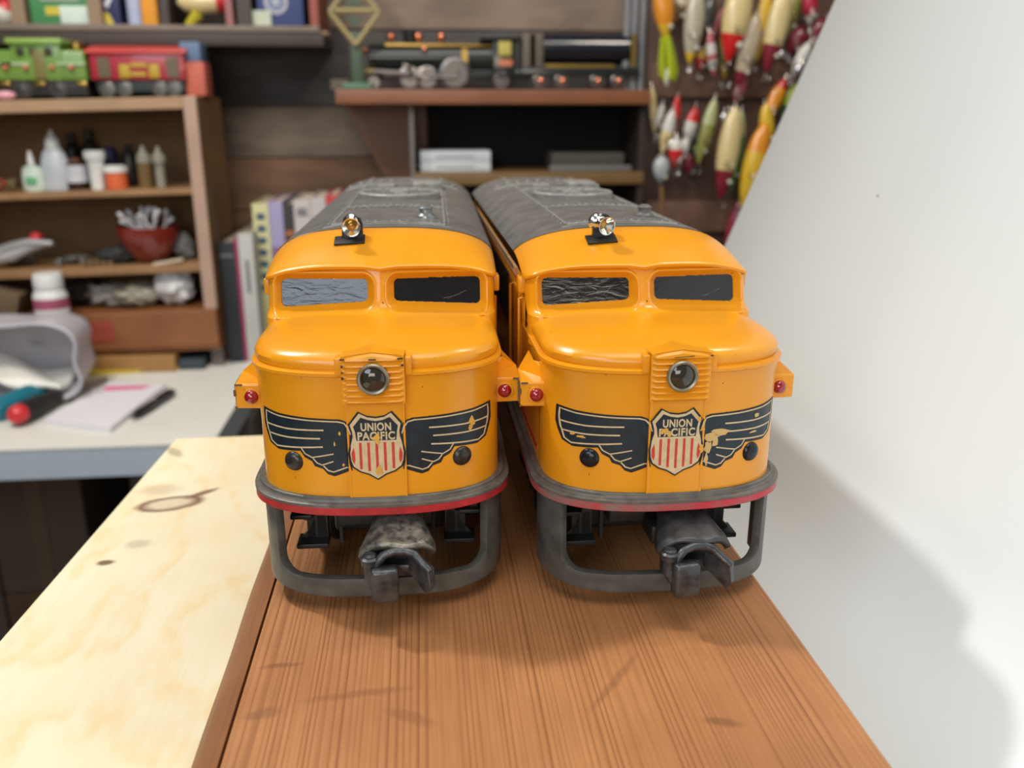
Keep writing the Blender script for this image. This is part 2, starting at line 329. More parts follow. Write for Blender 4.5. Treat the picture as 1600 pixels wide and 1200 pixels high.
def zB(x): a = min(1, abs(x)/31.0); return 72.4+6.0*(1-a**3.4)**.55 - .45*max(0, 1-abs(x)/4.0)
def zA(x): a = min(1, abs(x)/31.0); return 73.2+12.0*(1-a**3.1)**.5
def ux(u):       # u -1..1 -> x, extra y for the rounded cab corner
    a = abs(u); sg = 1 if u >= 0 else -1
    if a <= .88: return sg*a/.88*26.6, 0.
    t = (a-.88)/.12*math.pi/2; return sg*(26.6+3.0*math.sin(t)), 6.5*(1-math.cos(t))
def ywall(x, ey, z): return 33.4+.15*min(abs(x), 26.6)+ey+.30*(z-67)
def ybound(x): return 57+11*(abs(x)/31)**4
def sdf_win(x, z):
    ax = abs(x); cxx, hx = 14.5, 12.7
    zt = 76.1-.012*ax; zb = 67.7-.075*ax; cz = (zt+zb)/2; hz = (zt-zb)/2; r = 2.9
    qx = abs(ax-cxx)-hx+r; qz = abs(z-cz)-hz+r
    return math.hypot(max(qx, 0), max(qz, 0))+min(max(qx, qz), 0)-r
def wall_disp(s_):
    if s_ > .9: return 0
    if s_ > 0: return -.38*math.sin((.9-s_)/.9*math.pi)
    if s_ > -1.45: return 1.9*(-s_/1.45)
    return 2.0+ (1.6 if s_ < -1.6 else 0)
ARC = 2*math.pi
def text_mesh(txt, size, bold):
    cu = bpy.data.curves.new('t', 'FONT'); cu.body = txt; cu.size = size; cu.align_x = 'CENTER'; cu.align_y = 'CENTER'; cu.offset = bold; cu.space_character = 1.08
    to = bpy.data.objects.new('t', cu); me = bpy.data.meshes.new_from_object(to)
    V = [v.co.copy() for v in me.vertices]; F = [list(p.vertices) for p in me.polygons]
    bpy.data.objects.remove(to); bpy.data.curves.remove(cu); bpy.data.meshes.remove(me); return V, F
def fan_poly(poly):
    bm = bmesh.new(); vs = [bm.verts.new((p[0], 0, p[1])) for p in poly]
    es = [bm.edges.new((vs[i], vs[(i+1) % len(vs)])) for i in range(len(vs))]
    bmesh.ops.triangle_fill(bm, edges=es, use_beauty=True); return bm
def densify(bm, step=1.2):
    xs = [v.co.x for v in bm.verts]; zs_ = [v.co.z for v in bm.verts]
    x = math.floor(min(xs)/step)*step
    while x < max(xs):
        bmesh.ops.bisect_plane(bm, geom=bm.verts[:]+bm.edges[:]+bm.faces[:], plane_co=(x, 0, 0), plane_no=(1, 0, 0)); x += step
    bm.verts.index_update(); return [v.co.copy() for v in bm.verts], [[v.index for v in f.verts] for f in bm.faces]
def ribbon(pts, wd):
    P = []
    for i in range(len(pts)-1):
        a, c = pts[i], pts[i+1]; n_ = max(1, int(math.hypot(c[0]-a[0], c[1]-a[1])/.8))
        for k in range(n_): P.append((a[0]+(c[0]-a[0])*k/n_, a[1]+(c[1]-a[1])*k/n_))
    P.append(pts[-1])
    V = []; F = []
    for i, p_ in enumerate(P):
        q0 = P[max(i-1, 0)]; q1 = P[min(i+1, len(P)-1)]; d_ = math.hypot(q1[0]-q0[0], q1[1]-q0[1]) or 1
        nx, nz = -(q1[1]-q0[1])/d_*wd/2, (q1[0]-q0[0])/d_*wd/2
        V += [Vector((p_[0]+nx, 0, p_[1]+nz)), Vector((p_[0]-nx, 0, p_[1]-nz))]
    for i in range(len(P)-1): F.append((2*i, 2*i+1, 2*i+3, 2*i+2))
    return V, F

def locomotive(loc, rz, label, which):
    R0 = empty('diesel_locomotive', loc, rz)
    tag(R0, label, 'model locomotive')
    rr = random.Random(which+3)
    # ---- body shell
    b = MB()
    low = [(26.5, 28.7, .5, 20, 2.6), (30, 28.7, .5, 20, 2.6), (45, 28.7, .8, 20, 2.6), (58.6, 29.0, 1.2, 20, 2.6), (59.1, 29.1, 1.1, 20, 2.6), (59.5, 29.7, .4, 20, 2.6), (60.2, 29.7, .4, 20, 2.6), (60.6, 28.6, 1.7, 20, 2.6),
           (61.4, 29.0, 1.5, 20, 2.6), (62.4, 29.1, 1.6, 20, 2.6), (63.4, 28.7, 2.3, 20, 2.6), (64.3, 27.8, 3.9, 20, 2.5), (65.1, 26.4, 6.6, 20, 2.4), (65.7, 23.5, 10.2, 19, 2.3), (66.2, 19, 14.5, 17, 2.2), (66.6, 13, 19.5, 14, 2.1), (66.8, 6, 25, 10, 2), (66.85, .6, 30, 3, 2)]
    loft(b, low, 50)
    # windscreen wall with recessed frames
    def wall(u, v):
        x, ey = ux(u*2-1); zt = zB(x)-.15; z = 58+v*(zt-58)
        y = ywall(x, ey, z) + wall_disp(sdf_win(x, z))
        y -= 3.2*math.exp(-max(0, z-(66.9-.05*abs(x)))/.9) if z > 60 else 3.2
        return (x, y, z)
    b.grid(wall, 360, 150)
    # brow lip and yellow front roof
    def brow(u, v):
        x, ey = ux(u*2-1); k = 1.025; zb = zB(x); yb_ = ywall(x, ey, 77.5)
        prof = [(0, -.6, .6), (.12, -.95, -.6), (.2, -1.0, -1.1), (.32, -.35, -1.35), (.42, 0, -1.0)]
        if v <= .2:
            t = v/.2; i = min(int(t*4), 3); f = t*4-i; a, c = prof[i], prof[i+1]
            dz = a[1]+(c[1]-a[1])*f; dy = a[2]+(c[2]-a[2])*f; return (x*k, yb_+dy, zb+dz)
        t = (v-.2)/.8; y = yb_-1.0+t*(ybound(x)-yb_+1.0); z = zb+(zA(x)-zb)*math.sin(t*math.pi/2)**1.05; return (x*k, y, z)
    b.grid(brow, 140, 40)
    # side walls, sill of the side, end wall
    for s_ in (-1, 1):
        b.grid(lambda u, v: (s_*(28.75+.2*v), 21+u*(266-21), 26.5+v*(60-26.5)), 8, 3)
        b.grid(lambda u, v: (s_*29.6, 44.2+u*(266-44.2), 59.5+v*(73.4-59.5)), 8, 3)
        b.b2((s_*29.0, 46, 69.2), (s_*31.2, 51, 73.6), 0, .5)     # lug at the end of the brow
    b.b2((-29.5, 264, 27), (29.5, 266, 74))
    # cap of the roof front edge into the body
    shell = b.build('body_shell', YEL, R0, recalc=False)
    # ---- centre strip with louvres
    def strip(u, v):
        z = 26.6+v*(64.4-26.6); x = (u*2-1)*(6.55+(.35 if z > 53.5 else 0)); y = .35+1.0*(z-27)/60 + yplan(x)*.9
        y -= .55
        if z > 53.4:
            y = -.85+.006*x*x; ph = ((z-53.4)/1.37) % 1.0
            ed = max(0, 1-max(0, abs(x)-6.0)/.55)
            y -= (.75*(1-abs(ph-.45)/.45) if ph < .9 else 0)*ed
        if abs(u-.5) > .47: y -= .18
        if z > 63.6: z += .95*(1-abs(x)/6.9)
        return (x, y, z)
    b2 = MB(); b2.grid(strip, 40, 330)
    for s_ in (-1, 1):
        b2.grid(lambda u, v: (s_*(6.55+(.35 if 26.6+v*37.8 > 53.5 else 0)), (strip(1 if s_ > 0 else 0, v)[1])+u*2.5, 26.6+v*37.8), 2, 120)
        b2.b2((s_*6.9, .2, 59.8), (s_*8.5, 7, 63.9), 0, .25)     # notch block beside the grille
    b2.prism([(-6.9, -.9), (6.9, -.9), (6.9, 7), (-6.9, 7)], 63.9, 64.5, 'z')
    b2.add([(-6.9, -.75, 64.45), (0, -.9, 65.4), (6.9, -.75, 64.45), (6.8, 7, 64.2), (0, 8, 65.3), (-6.8, 7, 64.2)], [(0, 1, 4, 5), (1, 2, 3, 4)], 0, False)
    grille = b2.build('nose_grille', YEL, R0, recalc=False, autos=28)
    bk = MB()
    for (x, z, w_, h_) in ([(-6.6, 64.0, 1.0, .25), (0, 63.9, 1.6, .3), (6.0, 64.0, 1.2, .3), (-6.7, 62.4, .4, .5), (-6.7, 59.7, .4, .6), (6.5, 62.5, .5, .4), (-6.7, 61, .3, .4)] if which == 0 else [(0.3, 63.9, 4.5, .12), (6.6, 64, .6, .2)]):
        bk.box((x, -1.45, z), (w_, .35, h_), 0, (0, rr.uniform(-.1, .1), 0))
    bk.build('paint_chips', BLK, grille)
    # headlight
    h = MB(); h.lathe([(3.55, 0), (3.6, .7), (3.3, 1.0), (2.85, .75), (2.8, .3)], (0, -1.4, 59.5), (0, -1, 0), 36)
    hl = h.build('headlight_ring', RING, R0)
    MB().lathe([(2.85, .1), (2.7, .5), (2.0, .95), (1.0, 1.2), (.01, 1.25)], (0, -1.4, 59.5), (0, -1, 0), 32).build('headlight_lens', LENS, hl)
    # ---- windows
    for s_ in (-1, 1):
        g = MB()
        def gl(u, v):
            x = s_*(2.6+u*24.2); zt = 75.5; z = 65.5+v*10.5; return (x, 33.4+.15*abs(x)+.30*(z-67)+2.1, z)
        g.grid(gl, 180, 80, keep=lambda u, v: sdf_win(2.6+u*24.2, 65.5+v*10.5) < -1.35)
        gp = g.build('window_pane', GLASS, R0, recalc=False)
        gp['label'] = 'scratched dark cab window pane'
        sc = MB()       # long scratches on the pane
        for (x0, z0, x1, z1) in ([(8, 69.2, 3.5, 70.6), (7, 69.0, 4.2, 70.9), (14, 70, 17, 73)] if s_ < 0 else [(17, 68.9, 22, 70.8), (16, 69.1, 20.5, 69.9), (21.8, 70.7, 19, 69.6)]):
            V, F = ribbon([(s_*x0, z0) if s_ > 0 else (-24+x0, z0), (s_*x1, z1) if s_ > 0 else (-24+x1, z1)], .09)
            sc.add([(p_.x, 33.4+.15*abs(p_.x)+.30*(p_.z-67)+2.1, p_.z) for p_ in V], F)
        sc.build('scratches', mat('pale_scratch', (.5, .5, .48), .5), gp, recalc=False)
    # ---- grey roof
    r = MB()
    def yb2(u, v):
        x, _ = ux(u*2-1); y0 = ybound(x)-.2; y = y0+(266-y0)*v; z = zA(x)
        if y > 246: z -= 9*((y-246)/20)**2
        return (x*1.03, y, z+.12)
    r.grid(yb2, 100, 80)
    for s_ in (-1, 1): r.grid(lambda u, v: (s_*30.5, 68+u*198, 73.4-v*.9), 4, 1)
    roof = r.build('roof', GREY, R0, recalc=False)
    def zr(x, y): return zA(x)+.12
    r = MB()
    def bar(x0, y0, x1, y1, w_=.9, h_=.5, n_=24):
        pts = []
        for i in range(n_+1):
            t = i/n_; x = x0+(x1-x0)*t; y = y0+(y1-y0)*t; pts.append((x, y, zr(x, y)+h_*.2))
        r.tube(pts, w_/2, 8)
    for xx in (-15, 17): bar(xx, 66, xx, 250)
    bar(-15, 66, 17, 66, .8); bar(-17, 63, 19, 63.3, .5); bar(-15, 112, 17, 112, .8); bar(-15, 180, 17, 180)
    bar(-24, 205, 24, 205, 1.2)
    for yy in (68, 110, 114, 206): 
        for i in range(14): x = -14+29.5*i/13; r.sph((x, yy, zr(x, yy)+.2), .55, n=8)
    for i in range(11): x = -22+44*i/10; r.sph((x, 206, zr(x, 206)+1.0), 1.0, n=8)
    for i in range(34): y = 70+178*i/33; r.sph((-16.2, y, zr(-16.2, y)+.1), .45, n=6); r.sph((18.2, y, zr(18.2, y)+.1), .45, n=6)
    r.build('roof_ribs', mat('worn_highlit_grey', (.27, .265, .25), .42, col2=(.17, .165, .155), vscale=.3), roof)  # worn grey lightened so the colour holds highlights on ribs and rivets
    f_ = MB(); f_.lathe([(15, -1.8), (15.2, 1.4), (14.6, 1.9), (13.4, 1.9), (13.0, 1.2), (4, 1.35), (3.6, 2.0), (.01, 2.1)], (1, 150, 85.2), (0, 0, 1), 40)
    for k in range(12):
        a = ARC*k/12; f_.box((1+8.5*math.cos(a), 150+8.5*math.sin(a), 86.6), (9.4, .6, .5), 0, (0, 0, a))
    f_.build('roof_fan', MATS['worn_highlit_grey'], R0)
    MB().b2((5, 182, 82), (17, 200, 87.6), 0, .8).b2((-9, 184, 82), (-2, 196, 86.6), 0, .6).build('roof_hatch', MATS['worn_highlit_grey'], R0)
    d_ = MB().lathe([(3.2, -1.2), (3.0, .6), (1.9, 1.4), (1.9, 2.4), (2.3, 2.8), (1.2, 3.6), (.01, 3.8)], (11.5, 82, zr(11.5, 82)), (0, 0, 1), 20).build('roof_vent', GREY if which else mat('vent_dull_metal', (.3, .32, .33), .3, metal=.7), R0)
    # ---- roof horn on black mount
    yb0 = 46.5; px = -8.2 if which == 0 else -9.0; zb0 = 83.2
    m_ = MB(); m_.box((px, yb0+.6, zb0+.1), (8.0, 4.6, .6), 0, (.31, -.06, 0), .15)
    hm = m_.build('horn_base', BLK, R0)
    m_ = MB(); m_.prism([(-2.6, 0), (2.9, 0), (2.9, 3.9), (2.4, 5.3), (1.2, 6.3), (-.4, 6.3), (-1.9, 5.3), (-2.4, 3.9)], -1.5, .9, 'y')
    m_.build('horn_mount', BLK, R0, loc=(px+.5, yb0+2.6, zb0+.1), rz=0, bevel=.25)
    hx = -1 if which == 0 else 1
    ax = Vector((-.12*hx-.05 if which == 0 else .34, -1, -.12)).normalized()
    st = Vector((px+(.5 if which == 0 else -1.3), yb0+2.8, zb0+4.6)); m_ = MB()
    m_.lathe([(1.9, 0), (2.3, .3), (2.3, 1.3), (2.0, 1.6), (1.5, 2.0), (1.5, 2.5), (1.9, 2.7), (1.5, 3.1), (1.35, 3.6), (1.55, 4.6), (2.05, 5.6), (2.35, 6.1), (2.4, 6.3), (2.2, 6.25), (1.7, 5.4), (1.1, 4.4), (.6, 3.9), (.01, 3.8)], st, ax, 28)
    hn = m_.build('horn', CHROME, R0, recalc=False)
    MB().lathe([(.75, 4.05), (.5, 4.5), (.01, 4.6)], st, ax, 12).build('horn_tip', BRASS, hn)
    # ---- marker boxes with red jewels
    for s_ in (-1, 1):
        m_ = MB(); x0, x1 = s_*26.2, s_*34.2
        zt, zb_ = 53.6, 47.6
        V = [(x0, 15.5, zb_), (x1, 16.2, zb_), (x1, 16.2, zt), (x0, 15.5, zt), (s_*34.0, 25, zb_), (s_*30, 34, zb_), (s_*30, 34, 57), (s_*30.2, 22, 57.5), (s_*34.0, 25, zt+.8), (s_*27, 22, zb_), (s_*27, 20, 57)]
        m_.add(V, [(0, 1, 2, 3), (1, 4, 8, 2), (4, 5, 6, 8), (3, 2, 8, 7), (8, 6, 7), (0, 9, 5, 4, 1), (3, 7, 10), (0, 3, 10, 9)], 0, False)
        bx_ = m_.build('marker_box', YEL, R0, bevel=.35)
        m_ = MB(); m_.lathe([(2.2, -.1), (2.1, .35), (1.75, .4)], (s_*30.3, 15.9, 50.6), (0, -1, 0), 24, 0)
        m_.build('jewel_bezel', YEL, bx_)
        MB().sph((s_*30.3, 15.7, 50.6), 1.75, (1, .8, 1), 20).build('marker_jewel', JEWEL, bx_)['label'] = 'red faceted marker jewel'
        MB().add([(s_*34.45, 17.2, 48.2), (s_*34.35, 24.4, 48.2), (s_*34.35, 24.4, 53.9), (s_*34.45, 17.2, 53.2)], [(0, 1, 2, 3)], 0, False).build('number_board', mat('number_board_black', (.02, .02, .02), .3, col2=(.25, .24, .2), vscale=.5), bx_, solid=.2)
        # chips
        if s_ < 0 or which == 0:
            ck = MB(); ck.box((s_*34.25, 16.1, 51.5), (.45, .5, 1.5)); ck.box((s_*33.2, 16.1, 53.5), (1.6, .5, .35)); ck.box((s_*34.2, 16.1, 47.9), (.4, .5, .5)); ck.build('chipped_edges', mat('chipped_dark', (.12, .08, .04), .6), bx_)
    # ---- buttons
    for s_ in (-1, 1):
        x = s_*19.3; y = .9+yplan(x); nrm = Vector((s_*.42, -1, 0))
        bt = MB().lathe([(2.35, -.5), (2.4, .25), (2.1, .75), (1.3, 1.15), (.01, 1.3)], (x, y, 38.6), nrm, 28).build('dark_button', BUTTON if which == 0 else mat('black_button', (.02, .022, .028), .22, metal=.5), R0)
        bt['label'] = 'round dark domed stud'
    # ---- decals projected to the nose
    tree = BVHTree.FromPolygons([Vector(v) for v in b.v]+[Vector(v) for v in b2.v], [list(f) for f in b.f]+[[i+len(b.v) for i in f] for f in b2.f])
    def put(mb, V, F, off, mi):
        out = []
        for p_ in V:
            hh = tree.ray_cast(Vector((p_[0], -30, p_[2])), Vector((0, 1, 0)))
            y = hh[0].y if hh[0] else yplan(p_[0]); nx = hh[1] if hh[0] else Vector((0, -1, 0))
            if nx.y > 0: nx = -nx
            out.append((p_[0]+nx.x*off, y+nx.y*off, p_[2]))
        mb.add(out, F, mi, True)
    def poly(mb, pts, off, mi, step=1.0):
        bm = fan_poly(pts); V, F = densify(bm, step); bm.free(); put(mb, V, F, off, mi)
    wing = [(-5.2, 46.4), (-6.4, 48.6), (-8.4, 49.3), (-16.1, 49.7), (-22.9, 50.3), (-26.9, 51.0), (-27.0, 47.0), (-26.5, 45.0), (-25.7, 42.8), (-23.6, 41.7), (-18.0, 41.9), (-17.0, 40.4), (-15.3, 39.5), (-14.7, 38.3), (-12.8, 37.7), (-11.7, 36.4), (-10.2, 35.9), (-6.0, 37.4), (-6.4, 39.5), (-6.3, 42.8)]
    lines = [([(-5.9, 46.0), (-6.5, 47.7), (-7.3, 48.5), (-8.8, 48.9), (-16.2, 49.25), (-22.9, 49.8), (-26.3, 50.4), (-26.4, 48.5), (-26.3, 47.3)], .32), ([(-26.3, 47.4), (-20.8, 46.95), (-12.2, 46.9)], .36),
             ([(-26.3, 47.3), (-26.1, 46.0), (-25.8, 45.2), (-21.0, 44.9), (-13.1, 44.9)], .36), ([(-25.8, 45.1), (-25.3, 43.3), (-23.9, 42.4), (-18.9, 42.6), (-12.6, 42.9)], .36),
             ([(-17.8, 42.5), (-17.0, 41.2), (-15.3, 40.3), (-10.2, 41.2)], .3), ([(-15.1, 40.1), (-14.2, 39.0), (-13.0, 38.5), (-10.3, 39.4)], .3), ([(-12.7, 38.3), (-11.7, 37.2), (-10.4, 36.8), (-6.4, 38.2)], .32)]
    dz = lambda x, z: z-.9*(abs(x)/27)**2
    wing = [(x*.975, dz(x, z)) for x, z in wing]; lines = [([(x*.975, dz(x, z)) for x, z in pt], w_) for pt, w_ in lines]
    for s_ in (1, -1):
        mb = MB(); poly(mb, [(p_[0]*s_, p_[1]) for p_ in wing], .05, 0)
        k_ = [(p_[0]*s_, p_[1]) for p_ in wing]
        V, F = ribbon(k_+[k_[0]], .3); put(mb, V, F, .08, 1)
        for pts, wd in lines: V, F = ribbon([(p_[0]*s_, p_[1]) for p_ in pts], wd); put(mb, V, F, .12, 2)
        # worn patches
        spots = {(0, -1): [(21.8, 46.4, .7, 1.5), (21.4, 45.2, .5, .8)], (0, 1): [(-8.3, 46, .25, .5), (-9.6, 43.5, .2, .6), (-7.8, 38.4, .3, .4)],
                 (1, -1): [(8.6, 43.8, 1.9, 1.3), (11.0, 44.8, 2.6, .8), (7.9, 41.2, 1.0, 2.2), (9.6, 42.6, 1.0, 1.6), (20.4, 47.5, .8, .5), (7.6, 38.3, .5, 1.6), (19.6, 43.5, 1.0, .3)], (1, 1): [(-21.3, 43.6, 1.2, .35), (-23, 44, .5, .4)]}[(which, s_)]
        for (x, z, ra, rb) in spots:
            n_ = 11; pts = [(x+ra*math.cos(ARC*k/n_)*rr.uniform(.55, 1.25), z+rb*math.sin(ARC*k/n_)*rr.uniform(.55, 1.25)) for k in range(n_)]
            poly(mb, pts, .17, 3, .8)
        wd_ = mb.build('wing_emblem', [NAVY, BLACKD, CREAM, CHIPY if (which, s_) != (1, -1) else mat('bare_tan_patch', (.62, .42, .16), .55)], R0, recalc=False)
        wd_['label'] = 'dark blue wing with cream feather lines'
    sh = [(-6.75, 48.6), (-4.25, 51.5), (-2.2, 50.5), (0, 50.2), (2.2, 50.5), (4.0, 51.5), (6.4, 48.8), (6.0, 46.9), (6.1, 45.6), (6.7, 43.6), (7.1, 41.6), (6.9, 39.6), (6.2, 38.1), (4.4, 36.9), (2.2, 36.2), (0, 34.9), (-2.2, 36.2), (-4.4, 36.9), (-6.2, 38.1), (-6.9, 39.6), (-7.1, 41.6), (-6.7, 43.6), (-6.1, 45.6), (-6.2, 46.9)]
    SK = .92; sh = [(x*SK, z) for x, z in sh]
    def scl(pts, k, kz, cz=42.8): return [(x*k, cz+(z-cz)*kz) for x, z in pts]
    mb = MB(); poly(mb, sh, .20, 1); poly(mb, scl(sh, .94, .95), .25, 2)
    inn = scl(sh, .86, .875)
    top = [(-4.85, 44.6), (-5.0, 45.6), (-5.1, 46.6), (-5.55, 47.9), (-3.6, 50.1), (-1.8, 49.45), (0, 49.2), (1.8, 49.45), (3.4, 50.1), (5.35, 48.0), (5.05, 46.6), (4.95, 45.6), (4.85, 44.6)]
    poly(mb, [(x*SK, z) for x, z in top], .30, 0)
    def halfw(z): return 5.0+1.15*max(0, min(1, (44.2-z)/3))-1.4*max(0, (39.6-z)/3.0)**1.5
    for x, zt, zb_, w_ in [(-5.75, 43.0, 38.9, .75), (-4.0, 44.1, 37.7, .65), (-2.0, 44.1, 37.2, .65), (0, 44.1, 36.9, .65), (2.0, 44.1, 37.2, .65), (4.0, 44.1, 37.7, .65), (5.75, 43.0, 38.9, .75)]:
        if abs(x) > 5: sg = 1 if x > 0 else -1; pts = [(x-sg*.1, zt), (x+sg*.5, zt-1.4), (x+sg*.45, zt-3), (x-sg*.1, zb_), (x-sg*.4, zt-3), (x-sg*.35, zt-1.4)]
        else: pts = [(x-w_/2, zt), (x+w_/2, zt), (x+w_/2, zb_), (x-w_/2, zb_+.0)]
        poly(mb, [(x_*SK, z_) for x_, z_ in pts], .30, 3)
    for txt, zc, size in (('UNION', 47.75, 2.55), ('PACIFIC', 45.6, 2.55)):
        V, F = text_mesh(txt, size, .085)
        xs = [v.x for v in V]; wd = max(xs)-min(xs); cxm = (max(xs)+min(xs))/2; k_ = (6.8 if txt == 'UNION' else 8.4)/wd
        put(mb, [Vector(((v.x-cxm)*k_, 0, zc+v.y)) for v in V], F, .36, 2)
    spots = [(0.1, 45.3, .8, 1.0), (.3, 44.2, .6, .6), (0.2, 37.3, .9, 1.1)] if which == 0 else [(-2.9, 46.2, .9, .7), (-1.8, 45.2, .5, .8), (-3.6, 45.5, .5, .3), (5.9, 46.2, .5, .5), (6.0, 41.4, .6, 1.0), (5.2, 48.6, .5, .6)]
    for (x, z, ra, rb) in spots:
        n_ = 12; pts = [(x+ra*math.cos(ARC*k/n_)*rr.uniform(.5, 1.3), z+rb*math.sin(ARC*k/n_)*rr.uniform(.5, 1.3)) for k in range(n_)]
        poly(mb, pts, .42, 4, .8)
    mb.build('shield_emblem', [NAVY, BLACKD, CREAM, REDD, CHIPY], R0, recalc=False)['label'] = 'red white and blue UNION PACIFIC shield'
    # ---- bumper sill: grey steps and a red lower lip
    def band(levels, name, m, par=R0):
        q = MB(); rows = []
        for (z, o_) in levels: rows.append([(x, y, z) for x, y in ucurve(29.3+o_, .2-o_, 20.5+o_*.6, 2.5, 60 if name == 'x' else 262)])
        k = len(rows[0]); V = [p_ for r_ in rows for p_ in r_]; F = []
        for i in range(len(rows)-1):
            for j in range(k-1): F.append((i*k+j, i*k+j+1, (i+1)*k+j+1, (i+1)*k+j))
        q.add(V, F); return q.build(name, m, par, recalc=False, autos=30)
    band([(30.6, -1.3), (30.7, .5), (30.5, .75), (29.9, .8), (29.6, 1.0), (29.5, 1.8), (29.3, 2.1), (28.7, 2.1), (28.6, 1.9)], 'bumper_sill', SILL)
    band([(28.65, 1.9), (28.5, 2.0), (26.9, 2.0), (26.6, 1.7), (26.6, -2)], 'red_stripe', RED if which == 0 else RED2)
    q = MB(); q.grid(lambda u, v: ((u*2-1)*8.7, yplan((u*2-1)*8.7)-.72+.5-(.5 if v < .5 else .2), 29.2+v*1.5), 12, 2); q.build('coupler_plate', SILL, R0, recalc=False)
    q = MB()    # underside frame
    q.b2((-28.5, 18, 20), (28.5, 262, 26.3), 0, 1)
    q.b2((-12, 14, 16), (12, 60, 22), 0, 1)
    q.build('frame', DKM, R0)
    # ---- pilot loop
    def pz(x):
        a = abs(x)
        if a < 20.9: return 8.9
        if a < 25.2: return 8.9+4.3-math.sqrt(max(0, 4.3**2-(a-20.9)**2))*1.0
        return 26
    q = MB(); cols = []
    N_ = 260
    for i in range(N_+1):
        th = (-88+176*i/N_)*math.pi/180; sx = math.sin(th); n_ = 2.9; x = 29.4*math.copysign(abs(sx)**(2/n_), sx); y = .8+21*(1-abs(math.cos(th))**(2/n_))
        zb_ = 4.2+(1.6*max(0, (abs(x)-12)/18)**2) + (.5*max(0, min(1, (8-abs(x))/2))*0)
        zt_ = pz(x) if y < 19.5 else 26; zt_ = zt_ if abs(x) < 25.25 else 26
        cols.append([(x, y, zb_+(zt_-zb_)*t) for t in (0, .12, .3, .6, 1)])
    V = [p_ for c_ in cols for p_ in c_]; F = []
    for i in range(N_):
        for j in range(4): F.append((i*5+j, (i+1)*5+j, (i+1)*5+j+1, i*5+j+1))
    q.add(V, F); po = q.build('pilot', PILOT, R0, recalc=False, solid=-2.2); po.modifiers['s'].offset = 1
    md = po.modifiers.new('b', 'BEVEL'); md.width = .35*S; md.segments = 2; md.limit_method = 'ANGLE'; md.angle_limit = math.radians(50)
    # ---- knuckle coupler
    cp = empty('coupler', (0, 0, 0)); cp.parent = R0
    cxo = 2.9
    q = MB()
    def head(u, v):
        a = u*2-1; y = 9-17.0*v+1.8*abs(a)**2*v; hw = 3.6+3.9*min(1, v*1.15)**1.3; return (cxo+1.0+a*hw, y+.6, 25.0-4.6*v**1.3-2.6*abs(a)**6-.35*math.sin(a*5)*v)
    q.grid(head, 24, 20)
    q.build('coupler_head', COUPW if which == 0 else mat('dark_coupler_top', (.10, .105, .11), .4, metal=.6, col2=(.05, .05, .055), vscale=.3), cp, solid=1.6)
    q = MB()
    rim = [(-3.9, -8.3, 16.2), (-3.3, -8.3, 18.2), (-2.0, -7.8, 19.6), (.4, -7.3, 20.4), (3.0, -7.3, 20.3), (5.0, -7.7, 19.5), (6.6, -8.9, 18.0), (8.6, -10.4, 16.4)]
    q.tube([(x+cxo, y, z) for x, y, z in rim], [1.0, 1.1, 1.1, 1.1, 1.1, 1.1, 1.0, .9], 10)
    q.add([(cxo+3.4, -6.4, 18.6), (cxo+8.0, -11.2, 17.0), (cxo+8.5, -11.6, 12.6), (cxo+7.4, -11.2, 11.0), (cxo+4.6, -7.6, 13.4), (cxo+3.4, -5.6, 14.2),
           (cxo+5.4, -4.4, 18.6), (cxo+9.4, -9.4, 17.0), (cxo+9.8, -9.8, 12.6), (cxo+8.6, -9.4, 11.0), (cxo+6.2, -6.2, 13.4), (cxo+5.4, -4.2, 14.2)],
          [(0, 1, 2, 3, 4, 5), (11, 10, 9, 8, 7, 6), (0, 6, 7, 1), (1, 7, 8, 2), (2, 8, 9, 3), (3, 9, 10, 4), (4, 10, 11, 5), (5, 11, 6, 0)], 0, False)
    q.b2((cxo-5.0, -4.5, 12.0), (cxo+6, 1.0, 15.4), 0, .8)
    q.b2((cxo-5.0, -1.5, 12.5), (cxo+6, 1.0, 20), 0, .8)
    q.b2((cxo-5.9, -8.0, 11.5), (cxo-3.4, -1, 18.0), 0, 1.1)
    q.build('coupler_jaw', COUP, cp, bevel=.35)
    q = MB(); q.box((cxo-1.8, -9.6, 13.4), (6.2, 3.6, 8.2), 0, (0, 0, .12), .9); q.b2((cxo-5.6, -9.2, 11.2), (cxo-2, -6, 15.6), 0, 1.1)
    q.build('knuckle', COUP, cp)
    q = MB(); q.lathe([(1.5, 13.5), (1.5, 17.2), (2.1, 17.5), (2.2, 18.9), (1.55, 19.3), (1.6, 19.6), (1.2, 20.1), (.01, 20.3)], (cxo-5.1, -7.4, 0), (0, 0, 1), 24); q.build('coupler_pin', COUP, cp)
    if which: MB().lathe([(.7, 0), (.6, .6), (.01, .8)], (cxo+1.6, .5, 24.0), (0, -.4, 1), 12).build('coupler_rivet', COUP, cp)
    MB().b2((-3.0, 6, 14), (5.5, 40, 19), 0, .8).build('drawbar', DKM, cp)
